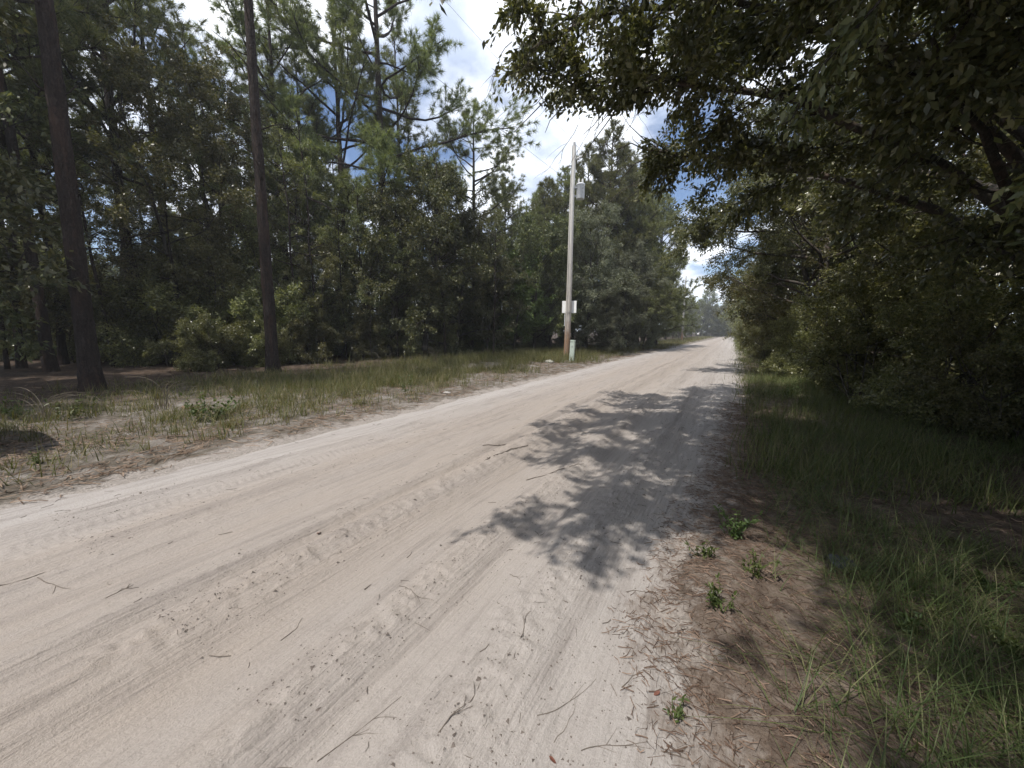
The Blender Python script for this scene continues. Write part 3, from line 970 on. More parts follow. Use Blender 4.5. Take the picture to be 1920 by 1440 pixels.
# ------------------------------------------------------------------ the overhanging oak
def overhang_oak():
    reseed('overhang')
    root = bpy.data.objects.new('oak_tree', None)
    COL.objects.link(root)
    bx, by = 4.4, 9.2
    root.location = (bx, by, gz(bx, by))
    tag(root, 'big dark oak whose leafy boughs overhang the sand road and shade it', 'tree')
    O = np.array([bx, by, 0.0])
    tr, tw, br, bare = [], [], [], []
    trunk = np.array([[4.4, 9.2, -0.15], [4.35, 9.15, 0.8], [4.25, 9.05, 1.7], [4.15, 8.9, 2.6], [4.0, 8.7, 3.6], [3.8, 8.3, 5.0], [3.4, 7.9, 6.8], [3.0, 7.4, 8.4]])
    tr.append((trunk - O, np.array([0.30, 0.22, 0.19, 0.17, 0.14, 0.11, 0.07, 0.03])))
    limbs = [
        [(4.15, 8.9, 2.5), (2.6, 8.3, 3.9), (0.6, 7.4, 4.9), (-1.2, 6.6, 5.3), (-2.4, 6.0, 5.3)],
        [(4.1, 8.8, 3.0), (3.0, 7.0, 4.6), (1.2, 5.2, 5.8), (-0.6, 4.3, 6.3), (-2.3, 3.9, 6.3)],
        [(4.2, 9.0, 2.2), (2.8, 9.4, 3.7), (1.0, 9.2, 4.5), (-0.6, 8.8, 4.9), (-1.7, 8.4, 5.1)],
        [(3.8, 8.3, 5.0), (2.4, 7.2, 6.8), (0.6, 6.6, 8.2), (-1.0, 6.4, 9.0)],
        [(4.0, 8.7, 3.6), (5.2, 9.6, 5.2), (6.2, 10.6, 7.2)],
        [(4.1, 8.8, 3.2), (3.0, 11.4, 4.8), (1.4, 13.8, 5.6), (-0.2, 15.2, 5.6), (-1.4, 16.0, 5.2)],
        [(4.1, 8.8, 3.0), (4.4, 6.4, 4.6), (4.0, 3.8, 5.8), (3.0, 1.6, 6.4)],
        [(4.0, 8.6, 3.6), (3.4, 5.8, 5.6), (2.0, 3.4, 7.0), (0.2, 1.8, 7.4)],
        [(4.2, 9.0, 1.9), (5.4, 7.6, 3.0), (6.4, 6.0, 3.8), (7.0, 4.4, 4.2)],
        [(4.0, 8.7, 3.6), (2.6, 9.2, 5.6), (0.8, 9.2, 6.8), (-0.8, 9.0, 7.2)],
        [(3.6, 8.1, 5.8), (2.6, 6.0, 7.6), (1.0, 4.2, 8.8), (-0.6, 3.0, 9.2)],
        [(4.2, 9.0, 2.0), (3.2, 7.8, 2.9), (2.2, 6.4, 3.6), (1.4, 5.2, 4.1)],
        [(4.2, 9.0, 2.2), (4.8, 10.8, 3.2), (4.6, 12.6, 4.0), (4.0, 14.0, 4.4)],
        [(4.1, 8.8, 3.0), (3.0, 5.4, 5.2), (1.0, 2.3, 6.2), (-0.8, 0.9, 6.4), (-2.0, 0.2, 6.2)],
        [(3.8, 8.3, 4.6), (2.4, 5.0, 6.4), (0.4, 3.0, 7.0), (-1.7, 2.0, 6.8)],
        [(4.0, 8.8, 3.2), (2.0, 8.0, 5.2), (-0.5, 7.0, 6.2), (-2.9, 6.2, 6.4)],
        [(3.8, 8.3, 4.6), (1.8, 5.6, 6.6), (-0.6, 4.0, 7.2), (-3.2, 3.4, 7.2)],
        [(3.8, 8.3, 5.2), (1.6, 4.0, 7.4), (-0.6, 1.8, 7.8), (-3.0, 1.0, 7.6)],
        [(4.0, 8.7, 3.4), (2.4, 6.6, 5.2), (0.2, 5.6, 6.0), (-1.6, 5.0, 6.2)],
    ]
    for L in limbs:
        c = np.array(L)
        t = np.linspace(0, len(c) - 1, 13)
        pts = np.stack([np.interp(t, np.arange(len(c)), c[:, q]) for q in range(3)], -1)
        pts[1:] += np.cumsum(rng.normal(0, 0.05, (12, 3)), 0) * 0.6
        link('limb', mesh_np('limb', *tubes([(pts - O, np.linspace(0.085, 0.018, 13))], 7, 0.02), M_OAK_BARK, True), root)
        ln = np.linalg.norm(np.diff(pts, axis=0), axis=1).sum()
        for j in range(int(ln * 5.2)):
            q0, qd = along(pts, rng.uniform(0.24, 1.0))
            sd = unit(rot_off(qd, rng.uniform(0.4, 1.2), rng.uniform(0, 6.28)) * np.array([1, 1, 0.6]) + np.array([0, 0, -0.02]))
            sl = rng.uniform(0.6, 1.7)
            sp, sr = grow(q0, sd, sl, 0.016, 5, 0.15, -0.03, 0.35)
            br.append((sp - O, sr))
            for k in range(int(sl * 7) + 2):
                w0, wd = along(sp, rng.uniform(0.15, 1.0))
                wdv = unit(rot_off(wd, rng.uniform(0.3, 1.1), rng.uniform(0, 6.28)) - np.array([0, 0, 0.22]))
                wp, wr = grow(w0, wdv, rng.uniform(0.2, 0.6), 0.0045, 4, 0.18, -0.07, 0.5)
                if wp[:, 0].min() < -0.22 * wp[:, 1].max() and wp[:, 2].min() < 1.75 + 0.47 * math.hypot(wp[-1, 0], wp[-1, 1]):
                    continue                              # the boughs over the far half of the road hang less low
                tw.append(wp - O)
                if k % 3 == 0:
                    br.append((wp - O, wr))
    for j in range(16):                                   # dead twigs hanging below the boughs
        q0 = np.array([rng.uniform(-2.6, -1.0), rng.uniform(4.2, 7.6), rng.uniform(4.7, 5.4)])
        sp, sr = grow(q0, np.array([rng.uniform(-1, -0.2), rng.uniform(-0.4, 0.8), rng.uniform(-0.9, -0.2)]), rng.uniform(0.5, 1.2), 0.006, 6, 0.2, -0.03, 0.4)
        bare.append((sp - O, sr))
        for k in range(4):
            w0, wd = along(sp, rng.uniform(0.3, 1.0))
            wp, wr = grow(w0, rot_off(wd, 0.7, rng.uniform(0, 6.28)), rng.uniform(0.15, 0.45), 0.003, 4, 0.2, -0.03, 0.5)
            bare.append((wp - O, wr))
    link('trunk', mesh_np('overhang_trunk', *tubes(tr, 14, 0.04), M_OAK_BARK, True), root)
    link('branches', mesh_np('overhang_branches', *tubes(br, 3), M_OAK_BARK, True), root)['kind'] = 'stuff'
    link('dead_twigs', mesh_np('overhang_dead_twigs', *tubes(bare, 3), M_TWIG, True), root)['kind'] = 'stuff'
    link('crown', mesh_np('overhang_crown', *twig_leaves(tw, 33, 0.05, 0.072, 0.132, 0.45, False, 0.3, 0.8, 0.5), M_LEAF_DARK), root)['kind'] = 'stuff'
    print('overhang twigs', len(tw))


overhang_oak()

# ---- woods on the near side of the road
right = [
    (2.9, 18.5, P_OAK_R, 0.95, 'oak past the overhanging one, its boughs throwing the second shadow on the road'),
    (4.9, 13.2, P_OAK_R2, 0.95, 'leafy oak filling the gap between the overhanging boughs and the roadside shrubs'),
    (4.4, 20.3, P_OAK_R2, 0.95, 'leafy oak behind the second road shadow'),
    (6.4, 13.0, P_OAK_R, 1.0, 'dense oak directly behind the big overhanging oak'),
    (6.2, 4.6, P_OAK_R2, 1.0, 'dark oak closest to the camera in the near woods'),
    (4.0, 24.5, P_OAK_R2, 1.0, 'rounded oak where the road starts to narrow'),
    (9.5, 18.0, P_OAK_R, 1.15, 'tall oak rising behind the shrubs of the near woods'),
    (7.4, 11.0, P_CANOPY, 1.05, 'high crowned oak whose dark crown closes the sky behind the overhanging oak'),
    (2.5, 17.4, P_CANOPY, 0.92, 'high crowned oak behind the pale roadside shrub, its boughs reaching over the road'),
    (3.4, 22.0, P_CANOPY, 0.85, 'high crowned oak just past the second road shadow'),
]
for x, y, pr, s, lab in right:
    plant(pr, 'oak_tree', (x, y), s, None, lab, 'tree')
GR = 'oaks lining the near side of the far road'
for k, (x, y) in enumerate([(4.2, 31), (3.7, 38), (3.9, 46), (3.2, 55), (3.3, 65), (2.8, 77), (2.8, 90), (2.6, 105), (2.4, 122), (2.4, 140)]):
    plant((P_OAK_R2, P_OAK_R)[k % 2], 'oak_tree', (x, y), random.uniform(0.85, 1.05), None, 'dark oak lining the near side of the far road', 'tree', GR)
for k, (x, y) in enumerate([(12, 11), (14, 16), (10, 25), (15, 24), (9, 33), (11, 1), (14, 7), (9, 42), (17, 12), (16, 2), (20, 8)]):
    plant((P_OAK_R, P_OAK_R2)[k % 2], 'oak_tree', (x, y), random.uniform(0.95, 1.25), None, 'dark oak deep in the near woods beyond the shrubs', 'tree', 'oaks deep in the near woods')
for k, (x, y) in enumerate([(3.9, -3.6), (6.4, 0.2), (5.2, -1.9), (4.2, -2.7)]):
    plant(P_CANOPY, 'oak_tree', (x, y), 1.0, None, 'oak standing outside the picture that dapples the near verge with shade', 'tree', 'oaks just outside the picture')

plant(P_CANOPY, 'oak_tree', (1.7, 2.3), 0.84, 1.0, 'oak whose trunk stands just outside the picture while its crown shades the road', 'tree', sz=1.1)

shr = [
    (2.3, 13.2, 0.62, 'pale leafy shrub leaning over the near edge of the road'),
    (2.4, 11.0, 0.95, 'largest lit shrub in front of the overhanging oak trunk'),
    (3.3, 9.3, 0.80, 'dense shrub at the foot of the overhanging oak'),
    (2.9, 12.6, 0.85, 'dark shrub behind the pale leaning roadside shrub'),
    (4.2, 7.6, 0.85, 'dark shrub in the corner of the near woods beside the long grass'),
    (5.3, 6.2, 0.9, 'deeply shaded shrub closest to the camera'),
    (3.6, 8.2, 0.55, 'small shrub squeezed between larger ones in the near woods'),
    (2.1, 16.2, 0.8, 'bushy green shrub touching the second road shadow'),
    (2.0, 20.0, 0.85, 'rounded shrub past the second road shadow'),
    (1.8, 24.5, 0.9, 'shrub crowding the road where it narrows'),
]
for x, y, s, lab in shr:
    plant(P_SHRUB_R, 'shrub', (x, y), s, None, lab, 'shrub')
y0 = 28.0
while y0 < 110:
    plant(P_SHRUB_R, 'shrub', (1.5 + random.uniform(-0.2, 0.7), y0), random.uniform(0.7, 1.1), None, 'green shrub along the near edge of the far road', 'shrub', 'shrubs along the near edge of the far road')
    y0 += random.uniform(3, 5) * (1 + y0 / 120)
for k in range(30):
    plant(P_SHRUB_R, 'shrub', (random.uniform(5.2, 13), random.uniform(4, 24)), random.uniform(0.7, 1.1), None, 'shaded shrub inside the near woods', 'shrub', 'shaded shrubs in the near woods')

# ------------------------------------------------------------------ utility pole
def box_geo(x0, x1, y0, y1, z0, z1, bev=0.0):
    import bmesh
    bm = bmesh.new()
    bmesh.ops.create_cube(bm, size=1.0)
    for v in bm.verts:
        v.co = Vector(((x0 + x1) / 2 + v.co.x * (x1 - x0), (y0 + y1) / 2 + v.co.y * (y1 - y0), (z0 + z1) / 2 + v.co.z * (z1 - z0)))
    if bev:
        bmesh.ops.bevel(bm, geom=bm.edges[:], offset=bev, segments=2, affect='EDGES')
    return bm


def bm_obj(name, bm, mat, parent=None, smooth=False):
    me = bpy.data.meshes.new(name)
    bm.to_mesh(me)
    bm.free()
    me.materials.append(mat)
    if smooth:
        for p in me.polygons:
            p.use_smooth = True
    return link(name, me, parent)


def lathe(prof, n=24):
    """prof: list of (r, z) -> V, F"""
    a = np.linspace(0, 2 * np.pi, n, endpoint=False)
    V = np.array([[r * math.cos(t), r * math.sin(t), z] for r, z in prof for t in a])
    F = []
    for i in range(len(prof) - 1):
        for j in range(n):
            F.append((i * n + j, i * n + (j + 1) % n, (i + 1) * n + (j + 1) % n, (i + 1) * n + j))
    return V, np.array(F)


def pole_mat():
    m, nt, out = new_mat('weathered_pole_wood')
    tcn = nt.nodes.new('ShaderNodeTexCoord')
    s = nt.nodes.new('ShaderNodeSeparateXYZ')
    lk(nt, tcn.outputs['Object'], s.inputs[0])
    mp = nt.nodes.new('ShaderNodeMapping')
    mp.inputs['Scale'].default_value = (1, 1, 0.08)
    lk(nt, tcn.outputs['Object'], mp.inputs[0])
    n1 = noise(nt, mp.outputs[0], 24, 6, 0.6)
    n2 = noise(nt, tcn.outputs['Object'], 2.0, 4, 0.6)
    grey = ramp(nt, n1, [(0.3, (0.30, 0.275, 0.245)), (0.7, (0.56, 0.525, 0.48))])
    brown = ramp(nt, n1, [(0.3, (0.17, 0.10, 0.062)), (0.7, (0.36, 0.235, 0.155))])
    z = math_node(nt, 'MULTIPLY_ADD', math_node(nt, 'SUBTRACT', n2, 0.5), 1.6, s.outputs[2])
    c = mixc(nt, ramp(nt, math_node(nt, 'MULTIPLY', z, 0.2), [(0.22, 1.0), (0.50, 0.0)]), grey, brown)
    c = mixc(nt, ramp(nt, math_node(nt, 'MULTIPLY', z, 0.08), [(0.35, 0.0), (0.75, 0.75)]), c, (0.68, 0.66, 0.62))
    b = principled(nt, c, 0.85, 0.2)
    bp = nt.nodes.new('ShaderNodeBump')
    bp.inputs['Strength'].default_value = 0.4
    lk(nt, n1, bp.inputs['Height'])
    lk(nt, bp.outputs[0], b.inputs['Normal'])
    lk(nt, b.outputs[0], out.inputs[0])
    return m


M_POLE = pole_mat()
M_CAN = plain_mat('painted_grey_steel', (0.70, 0.72, 0.74), 0.4, 0.4, 0, 0.10, 5)
M_STEEL = plain_mat('galvanised_steel', (0.32, 0.33, 0.34), 0.5, 0.5, 0.6, 0.2, 15)
M_PORC = plain_mat('porcelain', (0.70, 0.70, 0.68), 0.25, 0.5, 0, 0.08, 10)
M_BOARD = plain_mat('white_board', (0.86, 0.86, 0.84), 0.5, 0.3, 0, 0.06, 5)
M_PED = plain_mat('pale_green_plastic', (0.46, 0.53, 0.46), 0.5, 0.35, 0, 0.12, 6)
M_WIRE = plain_mat('wire', (0.10, 0.10, 0.10), 0.6, 0.3, 0.3, 0.1, 5)
M_WHITE = plain_mat('white_paint', (0.80, 0.80, 0.80), 0.4, 0.4, 0, 0.05, 5)
M_BLACK = plain_mat('black_rubber', (0.02, 0.02, 0.02), 0.8, 0.3, 0, 0.3, 20)
M_GLASS = plain_mat('dark_car_glass', (0.015, 0.018, 0.02), 0.08, 0.6, 0, 0.1, 5)


def utility_pole():
    p = ground_at(1062, 671)
    dist = float(np.hypot(p[0], p[1]))
    K = (CAM_H + dist * ray(1077, 276)[2] / math.hypot(*ray(1077, 276)[:2])) / 12.3     # height scale so that the tip is where it is
    print('pole', dist, K * 12.3)
    e = bpy.data.objects.new('utility_pole', None)
    COL.objects.link(e)
    e.location = (p[0], p[1], gz(p[0], p[1]))
    e.rotation_euler = (0, 0, YAW)            # local x = across the view
    e.scale = (K, K, K)
    tag(e, 'tall grey wooden utility pole with a transformer can and a white board', 'utility pole')
    z = np.linspace(-0.2, 12.3, 40)
    tp = np.stack([0.09 * (z / 12.3) + 0.02 * np.sin(z * 0.5), 0 * z, z], -1)
    link('shaft', mesh_np('shaft', *tubes([(tp, np.linspace(0.19, 0.125, 40))], 20, 0.012), M_POLE, True), e)
    V, F = lathe([(0.0, 12.34), (0.11, 12.33), (0.128, 12.29)], 20)
    V[:, 0] += 0.09
    link('pole_top', mesh_np('pole_top', V, F, M_STEEL, True), e)
    # transformer can hung on brackets to the right of the shaft
    V, F = lathe([(0.0, -0.50), (0.27, -0.50), (0.29, -0.47), (0.29, 0.42), (0.30, 0.43), (0.325, 0.45), (0.325, 0.50), (0.29, 0.53), (0.18, 0.58), (0.0, 0.60)], 28)
    t = link('transformer', mesh_np('transformer', V, F, M_CAN, True), e, (0.52, -0.10, 9.75))
    t.scale = (0.82, 0.82, 0.82)
    t['label'] = 'pale grey cylindrical transformer can'
    for q, (x, y) in enumerate([(-0.14, -0.05), (0.12, -0.05)]):
        V, F = lathe([(0.05, 0.52), (0.05, 0.60), (0.085, 0.64), (0.05, 0.68), (0.085, 0.72), (0.05, 0.76), (0.075, 0.80), (0.03, 0.86), (0.0, 0.88)], 14)
        V[:, 0] += x
        V[:, 1] += y
        link('bushing', mesh_np('bushing', V, F, M_PORC, True), t)
    V, F = lathe([(0.0, -0.05), (0.035, -0.05), (0.035, 0.0), (0.03, 0.08), (0.0, 0.09)], 12)
    V = V[:, [0, 2, 1]] * np.array([1, -1, 1])
    V += np.array([0.12, -0.28, 0.16])
    link('relief_valve', mesh_np('relief_valve', V, F, M_STEEL, True), t)
    V, F = lathe([(0.0, -0.06), (0.055, -0.06), (0.055, 0.03), (0.0, 0.05)], 12)
    V = V[:, [2, 1, 0]] + np.array([-0.30, -0.10, 0.22])
    link('terminal', mesh_np('terminal', V, F, M_STEEL, True), t)
    for zz in (0.28, -0.28):
        bm = box_geo(-0.50, -0.26, 0.02, 0.18, zz - 0.05, zz + 0.05, 0.008)
        bm_obj('bracket', bm, M_STEEL, t)
    # cut-out fuse and arrester near the top
    V, F = lathe([(0.0, -0.22), (0.04, -0.22), (0.04, -0.15), (0.07, -0.12), (0.04, -0.08), (0.07, -0.04), (0.04, 0.0), (0.07, 0.04), (0.04, 0.08), (0.03, 0.18), (0.0, 0.18)], 12)
    f = link('fuse_holder', mesh_np('fuse_holder', V, F, M_PORC, True), e, (0.42, -0.12, 11.65))
    f.rotation_euler = (0.0, 1.1, 0)
    bm = box_geo(0.1, 0.42, -0.03, 0.03, 11.55, 11.60, 0.006)
    bm_obj('fuse_arm', bm, M_STEEL, e)
    V, F = lathe([(0.0, 0.0), (0.03, 0.0), (0.07, 0.05), (0.05, 0.09), (0.085, 0.13), (0.05, 0.2), (0.0, 0.21)], 12)
    link('line_insulator', mesh_np('line_insulator', V, F, M_PORC, True), e, (0.09, 0.0, 12.34))
    V, F = lathe([(0.0, -0.05), (0.06, -0.05), (0.06, 0.05), (0.0, 0.05)], 12)
    s = link('spool_insulator', mesh_np('spool_insulator', V, F, M_PORC, True), e, (-0.22, -0.05, 11.2))
    bm = box_geo(-0.22, 0.0, -0.08, -0.02, 11.17, 11.23, 0.006)
    bm_obj('spool_arm', bm, M_STEEL, e)
    # ground wire down the shaft
    pts = np.stack([0.09 * (z / 12.3) + 0.02 * np.sin(z * 0.5) - 0.10, 0 * z - np.linspace(0.165, 0.09, 40), z], -1)
    link('ground_wire', mesh_np('ground_wire', *tubes([(pts, np.full(40, 0.012))], 5), M_STEEL, True), e)
    # white board nailed on the far side of the shaft
    bm = box_geo(-0.42, 0.48, 0.20, 0.225, 2.72, 3.46, 0.004)
    b = bm_obj('board', bm, M_BOARD, e)
    b.rotation_euler = (0, 0, R(-22))
    b['label'] = 'blank white board fixed behind the shaft'
    bm = box_geo(-0.20, 0.22, -0.21, -0.19, 2.74, 2.77, 0.004)
    bm_obj('strap', bm, M_STEEL, e)
    bm = box_geo(-0.20, -0.165, -0.06, 0.0, 1.9, 2.7, 0.004)
    bm_obj('conduit', bm, M_CAN, e)
    return np.array(e.location), e


pole_loc, pole_e = utility_pole()


def pedestal():
    q = ground_at(1072, 678)
    e = bpy.data.objects.new('utility_pedestal', None)
    COL.objects.link(e)
    e.location = (q[0], q[1], gz(q[0], q[1]))
    e.rotation_euler = (R(-1), R(1.5), R(8))
    tag(e, 'pale green telephone pedestal standing at the foot of the utility pole', 'utility pedestal')
    bm_obj('body', box_geo(-0.12, 0.12, -0.12, 0.12, -0.1, 0.98, 0.02), M_PED, e)
    bm_obj('cap', box_geo(-0.135, 0.135, -0.135, 0.135, 0.975, 1.07, 0.025), M_PED, e)
    bm_obj('latch', box_geo(-0.02, 0.02, -0.135, -0.118, 0.70, 0.78, 0.004), M_STEEL, e)


pedestal()

# next poles of the line and the wires between them
def small_pole(y, label):
    e = bpy.data.objects.new('utility_pole', None)
    COL.objects.link(e)
    x = pole_loc[0] + 0.2
    e.location = (x, y, gz(x, y))
    tag(e, label, 'utility pole')
    z = np.linspace(-0.2, 11.6, 12)
    link('shaft', mesh_np('shaft', *tubes([(np.stack([0 * z, 0 * z, z], -1), np.linspace(0.17, 0.11, 12))], 12), M_POLE, True), e)
    V, F = lathe([(0.0, 0.0), (0.03, 0.0), (0.07, 0.05), (0.05, 0.13), (0.0, 0.15)], 10)
    link('line_insulator', mesh_np('line_insulator', V, F, M_PORC, True), e, (0, 0, 11.6))
    return x, y


far1 = small_pole(78, 'distant pole of the same line, thin against the far trees')
far2 = small_pole(-24, 'pole of the same line standing behind the camera, outside the picture')


def wire(a, b, sag, r, label):
    t = np.linspace(0, 1, 40)
    a, b = np.array(a), np.array(b)
    pts = a + (b - a) * t[:, None]
    pts[:, 2] -= sag * 4 * t * (1 - t)
    o = link('overhead_wire', mesh_np('overhead_wire', *tubes([(pts, np.full(40, r))], 5), M_WIRE, True))
    tag(o, label, 'wire')


pz = pole_loc[2]
PK = pole_e.scale[2]
wire((pole_loc[0] + 0.05, pole_loc[1], pz + 10.2 * PK), (far2[0], far2[1], 9.0), 0.5, 0.006, 'thin overhead wire crossing the white cloud towards the utility pole')
wire((pole_loc[0] + 0.08, pole_loc[1], pz + 12.5 * PK), (far2[0], far2[1], 11.8), 0.5, 0.0045, 'uppermost overhead wire running to the tip of the utility pole')
wire((pole_loc[0] + 0.08, pole_loc[1], pz + 12.5 * PK), (far1[0], far1[1], 11.7), 0.6, 0.009, 'overhead wire running from the utility pole to the distant pole')

# ------------------------------------------------------------------ far mailbox and cabinet
def mailbox(x, y):
    e = bpy.data.objects.new('mailbox', None)
    COL.objects.link(e)
    e.location = (x, y, gz(x, y))
    tag(e, 'tiny white mailbox on a post far down the road edge', 'mailbox')
    bm_obj('post', box_geo(-0.05, 0.05, -0.05, 0.05, -0.2, 1.0, 0.01), M_DEADSTEM, e)
    n = 12
    prof = [(-0.16, 0.0), (0.16, 0.0)] + [(0.16 * math.cos(t), 0.2 + 0.16 * math.sin(t)) for t in np.linspace(0, math.pi, n)]
    V = np.array([[px, yy, 1.0 + pz_] for yy in (-0.28, 0.28) for px, pz_ in prof])
    k = len(prof)
    F4 = [(i, (i + 1) % k, k + (i + 1) % k, k + i) for i in range(k)]
    me = mesh_np('box', V, [np.array(F4), np.array([list(range(k))[::-1]]), np.array([[k + i for i in range(k)]])], M_WHITE)
    link('box', me, e)
    bm_obj('flag', box_geo(0.165, 0.18, -0.1, -0.02, 1.1, 1.42, 0.002), plain_mat('red_flag', (0.4, 0.03, 0.02)), e)


mailbox(-5.9, 82.0)


def cabinet(x, y):
    e = bpy.data.objects.new('utility_cabinet', None)
    COL.objects.link(e)
    e.location = (x, y, gz(x, y))
    tag(e, 'small grey box at the near road edge where the road disappears', 'cabinet')
    bm_obj('body', box_geo(-0.5, 0.5, -0.4, 0.4, -0.1, 1.2, 0.03), plain_mat('grey_cabinet', (0.30, 0.30, 0.31)), e)
    bm_obj('lid', box_geo(-0.54, 0.54, -0.44, 0.44, 1.19, 1.30, 0.03), plain_mat('grey_cabinet_lid', (0.22, 0.22, 0.23)), e)


cabinet(0.0, 128.0)

# ------------------------------------------------------------------ the car beyond the frame whose shadow shows on the verge
def parked_car():
    e = bpy.data.objects.new('parked_car', None)
    COL.objects.link(e)
    cxx, front = -8.62, 0.98
    L = 4.5
    e.location = (cxx, front - L / 2, 0.03)
    tag(e, 'car parked beyond the picture edge, its rounded shadow lying on the left verge', 'car', kind='thing')
    prof = np.array([(-2.25, 0.35), (-2.22, 0.75), (-2.15, 1.05), (-1.95, 1.45), (-1.75, 1.66), (-1.2, 1.74), (-0.3, 1.74), (0.2, 1.64),
                     (0.95, 1.22), (1.5, 1.17), (1.95, 1.1), (2.18, 0.92), (2.25, 0.6), (2.22, 0.35)])
    m = len(prof)
    rows = [(-0.93, 0.0), (-0.88, 1.0), (-0.5, 1.0), (0, 1.0), (0.5, 1.0), (0.88, 1.0), (0.93, 0.0)]
    V = []
    for wx, top in rows:
        for (py, pz_) in prof:
            inset = 0.26 * np.clip((pz_ - 0.95) / 0.8, 0, 1) * (wx / 0.93)
            round_ = 0.18 * (abs(wx) / 0.93) ** 3 * (1 if py > 1.4 else (-1 if py < -1.9 else 0))
            zz = pz_ if top else pz_ - 0.06
            V.append((wx - inset, py - round_, zz))
    V = np.array(V)
    F = []
    for i in range(len(rows) - 1):
        for j in range(m - 1):
            F.append((i * m + j, (i + 1) * m + j, (i + 1) * m + j + 1, i * m + j + 1))
        F.append((i * m + m - 1, (i + 1) * m + m - 1, (i + 1) * m, i * m))
    sides = np.array([list(range(m))]), np.array([[(len(rows) - 1) * m + j for j in range(m)][::-1]])
    paint = plain_mat('grey_car_paint', (0.25, 0.26, 0.28), 0.25, 0.5, 0.3, 0.05, 3)
    link('body', mesh_np('car_body', V, [np.array(F), *sides], paint, False), e)
    for sx in (-1, 1):
        Vg = np.array([(sx * 0.885, -1.6, 1.1), (sx * 0.885, 0.75, 1.1), (sx * 0.74, 0.15, 1.58), (sx * 0.74, -1.5, 1.58)])
        Vg[:, 0] += sx * 0.015
        link('side_window', mesh_np('side_window', Vg, np.array([[0, 1, 2, 3]]), M_GLASS), e)
        for wy in (-1.4, 1.4):
            Vw, Fw = lathe([(0.0, -0.1), (0.2, -0.1), (0.34, -0.1), (0.36, -0.07), (0.36, 0.07), (0.34, 0.1), (0.2, 0.1), (0.0, 0.1)], 24)
            Vw = Vw[:, [2, 1, 0]] + np.array([sx * 0.87, wy, 0.34])
            link('wheel', mesh_np('wheel', Vw, Fw, M_BLACK, True), e)
        Vh, Fh = lathe([(0.0, 0.05), (0.08, 0.04), (0.10, 0.0)], 14)
        Vh = Vh[:, [0, 2, 1]] + np.array([sx * 0.66, 2.13, 0.78])
        link('headlight', mesh_np('headlight', Vh, Fh, M_PORC, True), e)
    Vg = np.array([(-0.7, 0.28, 1.62), (0.7, 0.28, 1.62), (0.82, 0.93, 1.17), (-0.82, 0.93, 1.17)]) + np.array([0, 0.02, 0.02])
    link('windscreen', mesh_np('windscreen', Vg, np.array([[0, 3, 2, 1]]), M_GLASS), e)


parked_car()

# ------------------------------------------------------------------ grass, straw and litter
def blades(x, y, L, w, lean, segs=3, curl=0.6):
    n = len(x)
    az = rng.uniform(0, 2 * np.pi, n)
    z = surf_z(x, y) - 0.015
    b = np.stack([x, y, z], -1)
    h = np.stack([np.cos(az), np.sin(az), 0 * az], -1)
    side = np.stack([-np.sin(az), np.cos(az), 0 * az], -1)
    rows = []
    for i in range(segs + 1):
        t = i / segs
        out = (lean * t + curl * lean * t * t)[:, None] * L[:, None]
        up = (np.sqrt(np.maximum(0.05, 1 - np.minimum(lean, 0.95) ** 2)) * t - 0.45 * curl * lean * t * t)[:, None] * L[:, None]
        c = b + h * out + np.array([0, 0, 1.0]) * up
        ww = (w * (1 - t) ** 0.7)[:, None]
        if i < segs:
            rows += [c - side * ww * 0.5, c + side * ww * 0.5]
        else:
            rows.append(c)
    V = np.stack(rows, 1).reshape(-1, 3)
    k = 2 * segs + 1
    o = np.arange(n)[:, None] * k
    quads = [o + np.array([[2 * i, 2 * i + 1, 2 * i + 3, 2 * i + 2]]) for i in range(segs - 1)]
    tri = o + np.array([[2 * segs - 2, 2 * segs - 1, 2 * segs]])
    return V, quads, tri


def grass_mesh(name, x, y, L, w, lean, mat, segs=3, curl=0.6):
    V, q, t = blades(x, y, L, w, lean, segs, curl)
    return mesh_np(name, V, q + [t], mat)


def clumps(n, fx, fy, prob, per, spread):
    cx_ = fx(n)
    cy_2 = fy(n)
    keep = rng.uniform(size=n) < prob(cx_, cy_2)
    cx_, cy_2 = cx_[keep], cy_2[keep]
    m = rng.integers(per[0], per[1], len(cx_))
    sp = np.repeat(rng.uniform(spread * 0.5, spread * 1.4, len(cx_)), m)
    x = np.repeat(cx_, m) + rng.normal(0, 1, m.sum()) * sp
    y = np.repeat(cy_2, m) + rng.normal(0, 1, m.sum()) * sp
    hs = np.repeat(rng.uniform(0.6, 1.3, len(cx_)), m)
    return x, y, hs


reseed('grass')


# far verge
def p_left(x, y):
    d = -(x - RX0)
    dens = np.clip((d - 0.25) / 2.6, 0, 1) ** 1.2
    dens *= np.clip(1.25 - (d - 4.0) / 3.5, 0.12, 1)
    patch = np.clip(0.72 + 0.9 * fbm(x * 0.55, y * 0.55, 77, 3), 0, 1)
    nearthin = np.clip((y + 3) / 10, 0.45, 1)
    return dens * patch * nearthin


